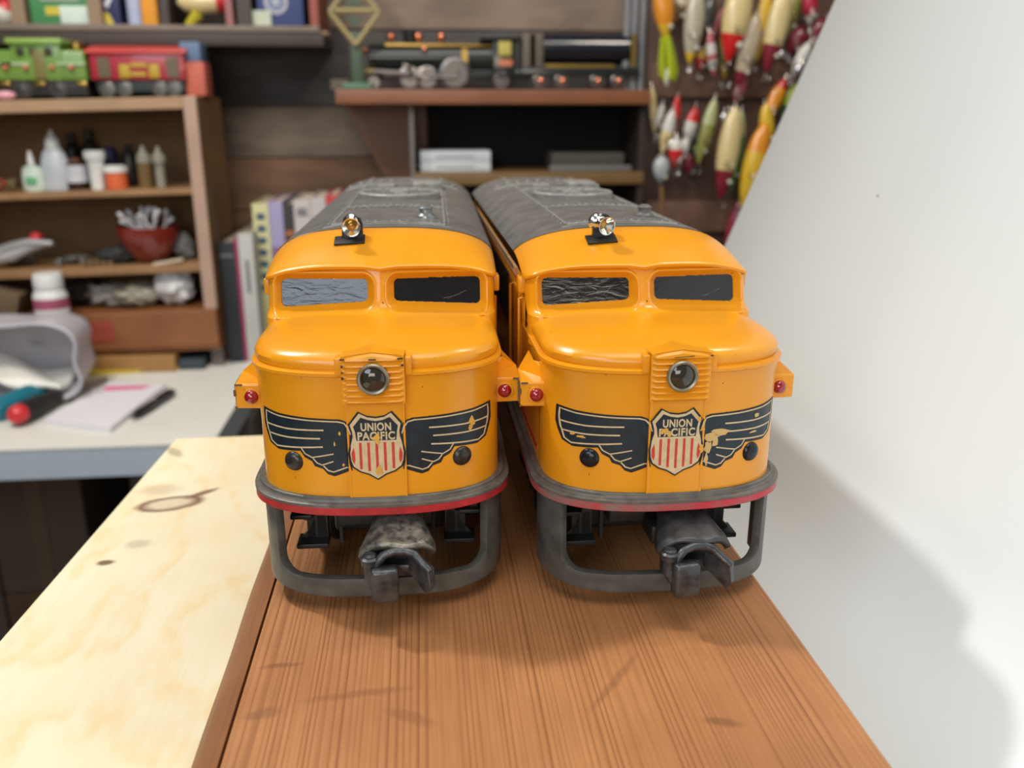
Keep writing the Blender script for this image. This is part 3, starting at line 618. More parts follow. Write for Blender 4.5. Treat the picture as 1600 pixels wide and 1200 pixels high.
    # ---- trucks
    for yc in (62, 205):
        tr = empty('truck', (0, 0, 0)); tr.parent = R0
        for s_ in (-1, 1):
            q = MB(); q.prism([(yc-36, 13), (yc-36, 19), (yc-30, 21), (yc-6, 21), (yc, 18), (yc+6, 21), (yc+30, 21), (yc+36, 19), (yc+36, 13), (yc+28, 12), (yc+22, 6), (yc+14, 6), (yc+10, 11), (yc-10, 11), (yc-14, 6), (yc-22, 6), (yc-28, 12)], s_*21.5, s_*24.5, 'x')
            for dy in (-18, 18): q.lathe([(4.6, 0), (4.6, 1.5), (3, 2.4), (.01, 2.6)], (s_*24.3, yc+dy, 10.5), (s_, 0, 0), 16)
            for dy in (-8, 0, 8): q.lathe([(2, 0), (2, 9)], (s_*25, yc+dy, 9), (0, 0, 1), 10)
            q.build('side_frame', DKM, tr, bevel=.4)
            for dy in (-18, 18):
                MB().lathe([(9.4, 0), (10.6, .4), (10.6, 1.4), (9.8, 1.9), (9.6, 5), (8.4, 5.1), (7.8, 4.4), (3, 4.4), (2.6, 5.4), (.01, 5.4)], (s_*14.9, yc+dy, 9.8), (s_, 0, 0), 32).build('wheel', mat('black_wheel', (.03, .03, .03), .35, metal=.6), tr)
        q = MB(); q.b2((-14.5, yc-34, 8), (14.5, yc+34, 20.2), 0, 1.5); q.build('motor_block', DKM, tr)
        MB().cyl((0, yc-12, 2.6), (0, yc+12, 2.6), 2.4).b2((-3, yc-14, 3), (3, yc+14, 8)).build('pickup_roller', mat('roller_steel', (.3, .3, .3), .3, metal=1), tr)
    # steps hanging behind the pilot
    for s_ in (-1, 1):
        q = MB()
        q.b2((s_*23.5, 20.5, 17), (s_*21.5, 23, 26)); q.b2((s_*24.2, 18.5, 16.6), (s_*18.6, 23.2, 17.8), 0, .3)
        q.b2((s_*20.2, 20, 10.5), (s_*18.2, 22.6, 17)); q.b2((s_*22.6, 16.0, 9.6), (s_*14.6, 22.6, 10.9), 0, .3); q.prism([(s_*21.8, 10.9), (s_*15.2, 10.9), (s_*15.6, 17), (s_*18.2, 17), (s_*19.4, 13.5)], 20, 21.2, 'y')
        q.b2((s_*17.6, 20, 11), (s_*15.0, 23, 26)); q.b2((s_*12.4, 22, 8), (s_*11.6, 24, 26))
        q.build('step', mat('step_black', (.022, .024, .027), .45), R0)
    # ---- side trim: cream and red eave stripes, sill stripe, grab rails, doors
    for s_ in (-1, 1):
        q = MB(); q.b2((s_*29.4, 62, 71.2), (s_*30.2, 264, 73.3)); q.build('eave_stripe', mat('faded_cream_stripe', (.55, .33, .15), .5, col2=(.42, .22, .08), vscale=.2), R0)
        q = MB(); q.b2((s_*29.4, 52, 70.2), (s_*29.9, 264, 71.1)); q.b2((s_*28.5, 24, 33.5), (s_*29.1, 264, 34.3)); q.build('side_red_line', RED, R0)
        for yy in (52, 74, 250): q = MB(); q.tube([(s_*28.6, yy, 38), (s_*30.4, yy, 38.3), (s_*30.4, yy, 66.7), (s_*29.2, yy, 67)], .4, 8); q.build('grab_rail', YEL, R0)
        for yy in (58, 190): MB().b2((s_*28.7, yy, 36), (s_*29.8, yy+12, 68), 0).build('side_door', YEL, R0)
        q = MB(); q.b2((s_*28.8, 84, 52), (s_*29.8, 180, 68)); q.build('side_screen', mat('side_screen_dark', (.06, .04, .02), .5), R0)
        for yy in (36, 44): MB().sph((s_*28.9, yy, 44), 1).build('side_rivet', YEL, R0)
    return R0
L1 = locomotive((-11.7, 189.5, 0), -math.radians(1.0), 'yellow diesel locomotive on the left of the plank, its side against the pine board', 0)
L2 = locomotive((56.6, 185.0, 0), math.radians(.4), 'yellow diesel locomotive on the right, beside the white board, wing decal worn beside its shield', 1)
#BACKGROUND
# ------------------------------------------------------------------ table and things on it
TZ = -180.5
def V3(a, b, c): return (a, b, c)
b = MB(); b.b2((-760, 795, TZ-30), (-200, 1235, TZ-1.2), 0, 1.5); b.b2((-759, 796, TZ-2), (-201, 1235, TZ), 1, .5)
b.b2((-230, 830, -930), (-205, 855, TZ-29), 2); b.b2((-230, 1200, -930), (-205, 1225, TZ-29), 2)
tab = MB(); tab.b2((-760, 795, TZ-30), (-200, 1235, TZ), 0, 1.5)
T = empty('table', (-480, 1000, -930)); tag(T, 'long table with white top and pale blue grey edge behind the pine board', 'table')
def under(o, T=T): o.parent = T; o.location = -T.location; return o
under(MB().b2((-760, 795.5, TZ-30), (-200, 1235, TZ-1.5)).build('table_edge', mat('blue_grey_laminate', (.44, .51, .58), .5, vscale=.01)))
under(MB().b2((-760, 795, TZ-1.5), (-200, 1235, TZ)).build('tabletop', mat('white_laminate', (.70, .70, .65), .45, col2=(.66, .66, .61), vscale=.01)))
for x, y in ((-228, 1195), (-750, 1195), (-228, 815), (-750, 815)): under(MB().b2((x, y, -930), (x+22, y+22, TZ-30)).build('leg', mat('table_leg_dark', (.03, .03, .03), .5)))
tag(MB().b2((-340, 965, -925), (-197, 1180, -215)).build('storage_chest', mat('grey_brown_chest', (.13, .11, .095), .6, vscale=.02), bevel=2), 'grey brown chest standing under the right end of the white topped table', 'chest')
tag(MB().b2((-195, 1010, -925), (380, 1225, TZ-4)).build('side_cupboard', mat('dark_cupboard', (.06, .04, .03), .6, vscale=.02), bevel=2), 'low dark cupboard behind the locomotives that holds the books', 'cupboard')
k = 0
cart = mat('cardboard_brown', (.16, .085, .045), .8, col2=(.11, .06, .035), vscale=.02); cart2 = mat('cardboard_grey_brown', (.12, .085, .06), .8, vscale=.02)
zc = [(-905, -700), (-699, -560), (-559, -421), (-420, -268)]
for r_, (z0, z1) in enumerate(zc):
    for c_, (x0, x1) in enumerate([(-620, -497), (-494, -392)]):
        side = 'left' if c_ == 0 else 'right'; row = ['bottom', 'second', 'third', 'top'][r_]
        o = empty('cardboard_box', (0, 0, 0)); 
        q = MB().b2((x0, 960, z0+1), (x1, 1150, z1)).build('carton', cart if (c_+r_) % 2 else cart2, o, bevel=1.5)
        MB().b2(((x0+x1)/2-9, 958.6, z0+6), ((x0+x1)/2+9, 959.4, z1-4)).build('tape_strip', mat('dull_parcel_tape', (.15, .10, .06), .4), o)
        tag(o, {(3, 0): 'grey brown cardboard box at top left of the pile under the table', (3, 1): 'warm brown cardboard box at top right of the pile under the table'}.get((r_, c_), f'brown cardboard box under the table, {side} column, {row} layer of the pile' if r_ < 3 else ''), 'box', 'cardboard boxes piled under the table')
# notepad
def quadpts(pix, z): return [tuple(atZ(x, y, z)[:2]) for x, y in pix]
N0 = empty('notepad', (0, 0, 0)); tag(N0, 'white lined notepad with a pink printed heading lying on the table', 'notepad')
pp = quadpts([(68, 655), (172, 668), (258, 601), (172, 596)], TZ+6)
MB().prism(pp, TZ+.3, TZ+6).build('paper_block', mat('notepad_paper', (.72, .70, .74), .6, col2=(.69, .68, .73), vscale=.05), N0)
MB().prism(quadpts([(70, 657), (170, 670), (262, 603), (176, 597)], TZ), TZ+.05, TZ+1.2).build('cardboard_back', mat('pad_back', (.42, .42, .38), .7), N0)
MB().prism(quadpts([(160, 611), (222, 608), (238, 602), (166, 603.5)], TZ+6), TZ+6.0, TZ+6.2).build('pink_heading', mat('pink_print', (.72, .16, .30), .6), N0)
def T3(x, y, z): p_ = atZ(x, y, z); return Vector(p_)
# pen
p0 = T3(210, 650, TZ+5); p1 = T3(271, 612, TZ+5); dr = (p1-p0).normalized(); ln = (p1-p0).length
o = MB().lathe([(1.0, -6), (2.2, 1), (4.2, 8), (4.4, ln*.5), (3.8, ln*.52), (3.8, ln*.93), (3, ln)], p0, dr, 16).build('pen', mat('black_pen_plastic', (.012, .012, .013), .35)); tag(o, 'black ballpoint pen lying on the table right of the notepad', 'pen')
MB().tube([p0+dr*ln*.55+Vector((0, 0, 5.2)), p0+dr*ln*.92+Vector((0, 0, 5.4))], .9, 6).build('pen_clip', BLK, o)
# screwdriver
p0 = T3(22, 650, TZ+13); p1 = T3(92, 618, TZ+9); p2 = T3(166, 592, TZ+4); SD = empty('screwdriver', (0, 0, 0)); tag(SD, 'screwdriver with black handle and red end lying left of the notepad', 'screwdriver')
dr = (p1-p0).normalized(); ln = (p1-p0).length
MB().lathe([(9, ln*.12), (10.5, ln*.2), (10.2, ln*.5), (8, ln*.7), (8.6, ln*.82), (8, ln*.95), (5, ln)], p0, dr, 20).build('handle', mat('black_rubber_grip', (.015, .014, .014), .5), SD)
MB().lathe([(5, -2), (8.5, 1), (9.8, 6), (9.6, ln*.12+1)], p0, dr, 20).build('handle_end', mat('red_plastic', (.6, .03, .04), .35), SD)
MB().cyl(p1, p2, 3.2, 3.0, 12).build('shaft', mat('steel_shaft', (.4, .38, .36), .3, metal=.9), SD)
q = T3(-12, 645, TZ+10); o = MB().lathe([(9, 0), (12, 6), (12, 60), (8, 75)], q, (T3(26, 628, TZ+10)-q), 16).build('tool_handle', mat('teal_plastic', (.01, .16, .22), .4)); tag(o, 'teal plastic tool handle at the left edge beside the screwdriver', 'tool')
# translucent tub with paper towel
c = T3(20, 612, TZ+2); Yc = 905
tub = empty('plastic_tub', (0, 0, 0)); tag(tub, 'frosted translucent plastic tub lying on its side with white paper inside', 'tub')
tm = mat('frosted_plastic', (.72, .70, .76), .35, trans=.35, vscale=.03, bump=.3, bscale=.06)
xc = atY(133, 560, 930).x-68; q = MB()
def tubf(u, v):
    a = ARC*u; r_ = 1+.12*math.cos(4*a+math.pi); w_ = (78-12*v)*r_; h_ = (45-6*v)*r_
    return (xc-10+w_*math.cos(a), 925+80*v, TZ+46+h_*math.sin(a))
q.grid(tubf, 56, 10); q.grid(lambda u, v: (xc-10+(66*(1-v)+.1)*math.cos(ARC*u)*(1+.12*math.cos(4*ARC*u+math.pi)), 1005, TZ+46+(39*(1-v)+.1)*math.sin(ARC*u)*(1+.12*math.cos(4*ARC*u+math.pi))), 56, 4)
q.build('tub_wall', tm, tub, recalc=False, solid=1.2)
q = MB().tube([tubf(k/56, 0) for k in range(57)], 1.8, 8); q.build('tub_rim', tm, tub)
q = MB(); q.grid(lambda u, v: (xc-66+u*104, 930+v*62, TZ+16+5*math.sin(u*5.3+.5)+4*math.sin(v*6+u*9)+16*(1-u)), 40, 26)
o = q.build('paper_towel', mat('white_tissue', (.83, .82, .76), .8), recalc=False, solid=5); tag(o, 'crumpled white paper towel lying in the frosted tub', 'paper towel')
# ------------------------------------------------------------------ open wooden cabinet on the table
CY = 1050; TH = math.radians(1.4)
def cabpt(x, z): return (-250+(x+250)*math.cos(TH), z+(x+250)*math.sin(TH))  # slight tilt of the cabinet
Cw = wood('cabinet_wood', (.34, .19, .085), (.17, .085, .035), rough=.55, blotch=.5, axis='Y', vs=.01)
Cin = wood('cabinet_inner_wood', (.25, .135, .05), (.14, .07, .025), rough=.6, blotch=.5, axis='Y', vs=.01)
Cpost = wood('cabinet_post_wood', (.46, .31, .235), (.30, .19, .14), rough=.6, blotch=.4, axis='Z', vs=.01)
Cdr = wood('drawer_wood', (.26, .10, .032), (.14, .05, .018), rough=.5, blotch=.5, axis='Y', vs=.012)
Cb = empty('open_cabinet', (0, 0, 0)); tag(Cb, 'open fronted wooden cabinet with three shelves standing on the white table', 'cabinet')
def cbox(x0, x1, z0, z1, y0, y1, name, m, par=Cb, bev=1.0):
    q = MB(); poly_ = [cabpt(x0, z0), cabpt(x1, z0), cabpt(x1, z1), cabpt(x0, z1)]; q.prism(poly_, y0, y1, 'y'); return q.build(name, m, par, bevel=bev)
XR = -243.5
cbox(XR-14, XR, -108, 130.5, CY+3, 1180, 'side_panel', Cin); cbox(XR-14.3, XR+.3, -108, 131, CY, CY+3, 'edge_trim', Cpost); cbox(-640, XR-14.4, 117.5, 130.5, CY, 1180, 'top_board', wood('cabinet_top_wood', (.42, .27, .16), (.26, .15, .08), rough=.6, blotch=.5, axis='Y', vs=.01))  # side panel's darker brown paints in the shade on its outer face
cbox(-640, XR-14, 24.5, 31, CY+6, 1180, 'shelf', Cw); cbox(-640, XR-14, -64, -55, CY+6, 1180, 'shelf', Cw); cbox(-640, XR, -157, -152, CY, 1180, 'bottom_board', Cdr)
cbox(-640, XR-1, -152, 130, 1176, 1180, 'back_panel', Cin); cbox(-540, -530, -64, 117, CY+4, 1176, 'divider', Cin)
cbox(-640, XR-.5, -152, -108, CY-3, 1176, 'drawer', Cdr, bev=1.5)
o = cbox(-388, -362, -140, -116, CY-4, CY-3, 'faded_print', mat('faded_red_print', (.30, .05, .03), .7)); 
# supports under the cabinet
p_ = atY(130, 552, 1045); q_ = atY(276, 573, 1045)
tag(MB().b2((p_.x-30, 1040, TZ), (q_.x, 1170, p_.z-5), 0, 1).build('wooden_tray', wood('tray_wood', (.36, .19, .06), (.2, .1, .03), axis='Y')), 'flat ochre wooden tray lying under the cabinet drawer', 'tray')
p_ = atY(277, 553, 1047); q_ = atY(322, 572, 1047)
tag(MB().b2((p_.x, 1046, TZ), (q_.x-2, 1160, p_.z-8), 0, 1).build('slate_block', mat('slate_blue', (.035, .05, .06), .6)), 'small dark slate blue block under the right cabinet corner', 'block')
pr = quadpts([(100, 590), (288, 578), (284, 570), (105, 579)], TZ); tag(MB().prism(pr, TZ+.1, TZ+4).build('ruler', mat('yellow_ruler', (.55, .42, .04), .5, col2=(.5, .36, .03), vscale=.1)), 'yellow wooden ruler lying along the front of the cabinet', 'ruler')
# bottle helpers: pixel foot position, pixel height and width; real place on its shelf
def place(px, py, Y): p_ = atY(px, py, Y); return p_.x, p_.z
def sc(Y): return (Y*CF.y)/FPX*1.0
SHY = CY+45
K = 1/1.235
def bottle(px, ytop, ybot, wpx, Y, name, label, cat, parts, z=None, group=None):
    x, zt = place(px, ytop, Y); _, zb_ = place(px, ybot, Y); k_ = (Y/FPX)*1.0; H = (zt-zb_); r = wpx*k_/2
    if z is not None: zb_ = z; 
    T_ = empty(name, (x, Y, zb_)); tag(T_, label, cat, group)
    for (pn, prof, m, sy) in parts:
        q = MB().lathe([(a*r, h*H) for a, h in prof], (0, 0, 0), (0, 0, 1), 24); q.v = [(vx, vy*sy, vz) for vx, vy, vz in q.v]; q.build(pn, m, T_)
    return T_
def shelfz(x, base): return base+(x+250)*math.sin(TH)
WPL = mat('white_plastic', (.72, .73, .72), .4); MILK = mat('milky_plastic', (.55, .60, .66), .35); GRNL = mat('green_label', (.10, .35, .17), .5)
MINT = mat('mint_plastic', (.60, .72, .64), .4); AMB = mat('amber_dark_glass', (.03, .015, .01), .15); ORL = mat('orange_red_label', (.75, .16, .06), .5); LAB = mat('pale_paper_label', (.60, .62, .68), .6)
NVY = mat('navy_plastic', (.02, .025, .09), .4); DK = mat('near_black_plastic', (.015, .014, .014), .4); CLR = mat('cloudy_clear_plastic', (.55, .55, .46), .3, trans=.5); TAN = mat('tan_liquid', (.22, .14, .06), .3, trans=.2); PINK = mat('mauve_label', (.35, .08, .14), .5)
def zsh(px, base, Y): return shelfz(atY(px, 300, Y).x, base)
Y1 = CY+40
bottle(44, 228, 292, 30, Y1, 'glue_bottle', 'small mint squeeze bottle with green oval label on the upper shelf', 'bottle', [('bottle_body', [(.85, 0), (1, .04), (1, .48), (.8, .6), (.3, .66)], MINT, .6), ('nozzle', [(.32, .66), (.3, .8), (.12, 1.0)], WPL, 1), ('label_patch', [(.3, .08), (.76, .18), (.78, .34), (.3, .52)], GRNL, .9)], zsh(44, 31, Y1))
bottle(77, 195, 290, 42, Y1+8, 'large_squeeze_bottle', 'tall milky white squeeze bottle with pointed cap on the upper shelf', 'bottle', [('bottle_body', [(.9, 0), (1, .03), (.95, .45), (.75, .62), (.5, .7)], MILK, .7), ('cap', [(.5, .7), (.45, .84), (.2, .92), (.08, 1.0)], WPL, 1)], zsh(77, 31, Y1+8))
bottle(115, 236, 285, 32, Y1+10, 'amber_bottle', 'dark amber bottle with pale blue label between white bottles', 'bottle', [('bottle_body', [(.95, 0), (1, .05), (1, .8), (.6, .9)], AMB, 1), ('paper_label', [(1.02, .25), (1.02, .8)], LAB, 1), ('cap', [(.5, .9), (.5, 1.0)], mat('brown_cap', (.2, .07, .04), .5), 1)], zsh(115, 31, Y1+10))
bottle(145, 225, 286, 30, Y1, 'white_tube', 'white tube standing on its flared cap right of the amber bottle', 'tube', [('tube_body', [(.6, 0), (.66, .1), (.7, .5), (.8, .78)], WPL, .9), ('cap', [(.95, .78), (1, .85), (1, .98), (.9, 1)], WPL, .9)], zsh(145, 31, Y1))
bottle(178, 246, 283, 34, Y1, 'orange_label_jar', 'small white jar with orange red label on the upper shelf', 'jar', [('jar_body', [(.85, 0), (.9, .05), (.9, .72)], ORL, 1), ('lid', [(1, .72), (1, .92), (.7, 1)], WPL, 1)], zsh(178, 31, Y1))
bottle(170, 222, 284, 24, Y1+45, 'blue_cap_bottle', 'bottle with dark blue cap behind the orange labelled jar', 'bottle', [('bottle_body', [(.9, 0), (1, .1), (1, .6)], DK, 1), ('cap', [(.8, .6), (.9, .8), (.5, 1)], NVY, 1)], zsh(170, 31, Y1+45))
bottle(198, 218, 284, 22, Y1+40, 'black_bottle', 'black bottle between the orange jar and the clear droppers', 'bottle', [('bottle_body', [(.9, 0), (1, .1), (1, .7), (.5, .85)], DK, 1), ('cap', [(.5, .85), (.5, 1)], DK, 1)], zsh(198, 31, Y1+40))
bottle(220, 216, 283, 20, Y1, 'dropper_bottle', 'clear dropper bottle of tan liquid, left one of the pair', 'bottle', [('bottle_body', [(.9, 0), (1, .05), (1, .6)], TAN, 1), ('bulb_cap', [(1, .6), (1, .75), (.4, .88), (.15, 1)], CLR, 1)], zsh(220, 31, Y1))
bottle(244, 216, 281, 20, Y1, 'dropper_bottle', 'clear dropper bottle with cloudy liquid, right one of the pair', 'bottle', [('bottle_body', [(.6, 0), (.7, .05), (.7, .6)], CLR, 1), ('bulb_cap', [(1, .6), (1, .75), (.4, .88), (.15, 1)], CLR, 1)], zsh(244, 31, Y1))
for px, wd, yt, lab in ((108, 20, 200, 'tall dark bottle at the back of the shelf behind the milky bottle'), (135, 22, 196, 'tall black bottle at the back of the shelf behind the white tube')):
    bottle(px, yt, 284, wd, Y1+70, 'dark_tall_bottle', lab, 'bottle', [('bottle_body', [(.9, 0), (1, .04), (1, .7), (.5, .82)], mat('dark_green_glass', (.015, .02, .018), .2), 1), ('cap', [(.5, .82), (.5, 1)], DK, 1)], zsh(px, 31, Y1+70), 'tall dark bottles at the back of the shelf')
q = MB(); x, z = place(10, 285, Y1); rr = random.Random(4)
for i in range(7): q.tube([(x+rr.uniform(-16, 10), Y1+rr.uniform(-10, 10), zsh(10, 33, Y1)+rr.uniform(0, 14)) for _ in range(3)], 2.4, 6, i % 2)
tag(q.build('twisted_wires', [mat('olive_wire', (.16, .14, .06), .6), mat('red_wire', (.35, .05, .04), .5)]), 'tangle of olive and red wires at the left end of upper shelf', 'wire')
# middle shelf: bowl with cotton swabs, clutter
bx_, bz_ = place(236, 390, Y1); bz_ = zsh(236, -55, Y1)+.6
o = MB().lathe([(14, 0), (17, 1), (28, 14), (35, 30), (36, 42), (33.5, 42), (33, 30), (26, 15), (12, 3), (.01, 3)], (bx_, Y1, bz_), (0, 0, 1), 40).build('bowl', mat('red_ceramic', (.20, .022, .012), .25, coat=.5)); tag(o, 'round dark red bowl full of cotton swabs on the middle shelf', 'bowl')
rr = random.Random(9); kk = 0
for i in range(22):
    a = rr.uniform(0, ARC); r_ = rr.uniform(4, 24); side = -1 if i < 13 else 1
    bp_ = Vector((bx_+r_*math.cos(a)*.8, Y1+r_*math.sin(a)*.8, bz_+14+r_*.35)); tp = Vector((bx_+side*rr.uniform(2, 27), Y1+rr.uniform(-22, 20), bz_+rr.uniform(48, 62)))
    sw = MB().tube([bp_, tp], 1.1, 6); d_ = (tp-bp_).normalized()
    sw.lathe([(.8, -6), (2.4, -3), (2.8, 0), (2.2, 2.6), (.01, 4)], tp, d_, 8)
    tag(sw.build('cotton_swab', mat('white_cotton', (.80, .80, .84), .8)), 'white cotton swab standing in the dark red bowl', 'cotton swab', 'cotton swabs in the dark red bowl')
def blob(px, py, wpx, hpx, Y, base, m, name, label, cat, seed=1, rough_=.25):
    x, _ = place(px, py, Y); k_ = Y/FPX; rr = random.Random(seed); w_ = wpx*k_/2; h_ = hpx*k_; z0 = zsh(px, base, Y)
    bm = bmesh.new(); bmesh.ops.create_icosphere(bm, subdivisions=4, radius=1)
    off = [Vector([rr.uniform(0, 9) for _ in range(3)]) for _ in range(2)]
    from mathutils import noise
    for v in bm.verts:
        n_ = noise.turbulence(v.co*1.3+off[0], 4, True)*rough_*2; v.co *= (1-rough_*.6+n_)
    q = MB(); bm.verts.index_update(); zs_ = min(v.co.z for v in bm.verts); zx = max(v.co.z for v in bm.verts)
    q.add([(x+v.co.x*w_, Y+v.co.y*w_*.7, z0+(v.co.z-zs_)/(zx-zs_)*h_) for v in bm.verts], [[v.index for v in f.verts] for f in bm.faces]); bm.free()
    return tag(q.build(name, m), label, cat)
blob(185, 385, 58, 27, Y1-4, -55, mat('dark_lump', (.03, .033, .035), .5), 'dark_cloth_bundle', 'dark bundle beside the red bowl on the middle shelf', 'bundle', 3, .3)
blob(288, 375, 26, 42, Y1+2, -55, mat('steel_wool_grey', (.16, .155, .15), .6, col2=(.08, .08, .08), vscale=.25), 'steel_wool', 'grey wad of steel wool right of the red bowl', 'steel wool', 5, .3)
x, _ = place(262, 396, Y1-20); tag(MB().box((x, Y1-22, zsh(262, -53, Y1)), (34, 14, 2), 0, (0, -.12, .2), .5).build('folded_paper', mat('cream_paper', (.6, .5, .38), .7)), 'cream scrap of paper lying in front of the red bowl', 'paper scrap')
x, _ = place(150, 394, Y1-20)
for i in range(5): tag(MB().cyl((x-16+i*7.5, Y1-20, zsh(150, -55, Y1)+3.5), (x-16+i*7.5, Y1-12, zsh(150, -55, Y1)+3.5), 3.3, None, 14).build('metal_nut', mat('dull_brass', (.3, .22, .12), .35, metal=.7)), 'small dull brass nut in the row before the dark bundle', 'nut', 'brass nuts on the middle shelf')
x, _ = place(90, 393, Y1-10); tag(MB().cyl((x, Y1-14, zsh(90, -55, Y1)+4.8), (x, Y1-4, zsh(90, -55, Y1)+4.8), 4.6, None, 16).build('metal_ring', mat('grey_steel', (.3, .3, .29), .3, metal=.8)), 'round grey steel bushing right of the pliers', 'bushing')
blob(118, 385, 34, 14, Y1+6, -55, mat('grey_metal_scrap', (.10, .095, .09), .5), 'metal_scrap', 'small heap of dark metal scrap in the middle of the shelf', 'metal scrap', 8, .35)
Pl = empty('pliers', (0, 0, 0)); tag(Pl, 'silver pliers lying at the left end of the middle shelf', 'pliers')
z0 = zsh(30, -55, Y1)
MB().tube([atY(82, 380, Y1-18), atY(44, 378, Y1-18), atY(20, 384, Y1-18), atY(-20, 398, Y1-18)], [3.2, 4.4, 5, 6], 10).build('plier_arm', mat('satin_steel', (.55, .55, .54), .35, metal=.7), Pl)
MB().tube([atY(84, 380, Y1-14), atY(50, 384, Y1-14), atY(20, 398, Y1-14), atY(-20, 404, Y1-14)], [2.5, 6, 8, 8], 10).build('plier_arm', mat('grey_grip', (.40, .40, .41), .5), Pl)
MB().sph(atY(56, 371, Y1-8), 7, (1, 1, .9)).build('red_end', MATS['red_plastic'], Pl)['label'] = 'small red knob'
blob(30, 382, 44, 28, Y1+14, -55, mat('tangled_grey_green', (.20, .23, .20), .5, col2=(.08, .08, .06), vscale=.12), 'tangled_hardware', 'grey green tangle of hardware behind the pliers', 'hardware', 11, .35)
# lower compartment: bottle, bags
bottle(73, 427, 498, 50, CY-18, 'pill_bottle', 'white bottle with ribbed cap and mauve label before the lower cabinet bay', 'bottle', [('bottle_body', [(.9, -.3), (.98, 0), (.98, .52), (.8, .66)], WPL, 1), ('cap', [(.82, .68), (.84, .7), (.84, .94), (.78, 1.0)], WPL, 1), ('mauve_label', [(1.0, .26), (1.0, .48)], PINK, 1)])
bagm = mat('crumpled_clear_bag', (.55, .54, .50), .3, trans=.25, bump=.6, bscale=.12); bagw = mat('white_bag', (.62, .62, .63), .4, bump=.5, bscale=.1)
blob(272, 450, 52, 68, Y1-10, -108, bagw, 'white_plastic_bag', 'crumpled white plastic bag at the right end of the lower bay', 'plastic bag', 21, .3)
blob(216, 460, 64, 38, Y1-6, -108, mat('beige_bag', (.40, .38, .30), .35, trans=.2, bump=.6, bscale=.12), 'beige_plastic_bag', 'crumpled beige plastic bag left of the white bag', 'plastic bag', 22, .3)
blob(176, 462, 64, 34, Y1+10, -108, bagm, 'clear_plastic_bag', 'crumpled clear plastic bag in the middle of the lower bay', 'plastic bag', 23, .35)
blob(128, 462, 50, 40, Y1+20, -108, mat('dark_smoky_bag', (.05, .055, .055), .3, bump=.5, bscale=.1), 'dark_plastic_bag', 'dark smoky plastic bag behind the white bottle', 'plastic bag', 24, .3)
p_ = atY(20, 455, Y1); q = MB().box((p_.x-6, Y1-20, p_.z-2), (56, 60, 26), 0, (0, .28, .1), 1); tag(q.build('cardboard_carton', mat('cabinet_cardboard', (.13, .085, .045), .8, vscale=.03)), 'tilted brown cardboard carton at the left of the lower bay', 'box')
# books and boards right of the cabinet
def upright(px0, px1, py0, py1, Y, depth, m, lean=0): pass
BZ = TZ
def book(px0, px1, ytop, Y, depth, cover, name, label, bands=(), group=None, lean=0., pages=True, zb_=None):
    a = atY(px0, 450, Y).x; c = atY(px1, 450, Y).x; zt = atY((px0+px1)/2, ytop, Y).z; z0 = TZ if a < -200 else TZ-4; z0 = zb_ if zb_ is not None else z0
    T_ = empty(name, ((a+c)/2, Y, z0)); tag(T_, label, 'book' if pages else 'board', group); T_.rotation_euler = (0, lean, 0); w_ = c-a; H = zt-z0
    q = MB(); q.b2((-w_/2, 0, 0), (w_/2, 2.2, H), 0, .6); q.b2((-w_/2, 1, 0), (-w_/2+1.8, depth, H)); q.b2((w_/2-1.8, 1, 0), (w_/2, depth, H)); q.build('cover' , cover, T_)
    if pages: MB().b2((-w_/2+1.8, 2.2, 2), (w_/2-1.8, depth-2, H-2.5)).build('pages', mat('book_pages', (.58, .48, .38), .8, vscale=.1), T_)
    for (f0, f1, m, wf) in bands: MB().b2((-w_/2*wf, -.5, H*f0), (w_/2*wf, .1, H*f1)).build('spine_print', m, T_)
    return T_
BKY = 1075
c_ = lambda n, c: mat(n, c, .55, vscale=.03)
def wplank(px0, px1, yt, Y, name, label, m): a = atY(px0, 450, Y).x; c = atY(px1, 450, Y).x; zt = atY(px0, yt, Y).z; o = MB().b2((a, Y, TZ), (c, Y+9, zt)).build(name, m, bevel=.8); return tag(o, label, 'board')
o = wplank(319, 338, 305, 1062, 'weathered_board', 'narrow grey weathered board standing right of the cabinet', wood('weathered_wood', (.16, .13, .115), (.07, .055, .05), axis='Z'))
o = wplank(329, 350, 292, 1085, 'brown_offcut', 'dark brown offcut standing behind the weathered board', wood('dark_offcut_wood', (.10, .06, .04), (.05, .03, .02), axis='Z'))
book(347, 372, 378, BKY, 120, c_('black_book', (.016, .022, .025)), 'book', 'thick black book left of the pink and white ones', [(.88, .9, c_('grey_print', (.2, .2, .2)), .8)])
book(372.5, 377.5, 372, BKY, 110, c_('magenta_book', (.36, .04, .12)), 'book', 'thin magenta book between black and white books')
book(378, 401, 365, BKY, 120, c_('offwhite_book', (.50, .50, .48)), 'book', 'off white book with small dark spine text, low row', [(.55, .80, c_('grey_ink', (.2, .2, .21)), .25)])
BT = TZ-4; bands_y = [(.45+i*.075, .49+i*.075, c_('teal_ink', (.05, .10, .16)), .5) for i in range(7)]
book(404, 429, 318, BKY+30, 125, c_('pale_yellow_book', (.60, .58, .30)), 'book', 'tall pale yellow book with large dark spine lettering', bands_y, zb_=TZ-4)
book(429.5, 451, 315, BKY+30, 125, c_('lavender_book', (.34, .30, .50)), 'book', 'lavender and purple book right of the yellow one', [(.3, .72, c_('purple_print', (.22, .12, .28)), 1.0)], zb_=TZ-4)
book(451.5, 467, 318, BKY+30, 120, c_('dark_orange_book', (.03, .025, .025)), 'book', 'black book with orange spine lettering', [(.5+i*.06, .53+i*.06, c_('orange_ink', (.45, .14, .05)), .8) for i in range(6)], zb_=TZ-4)
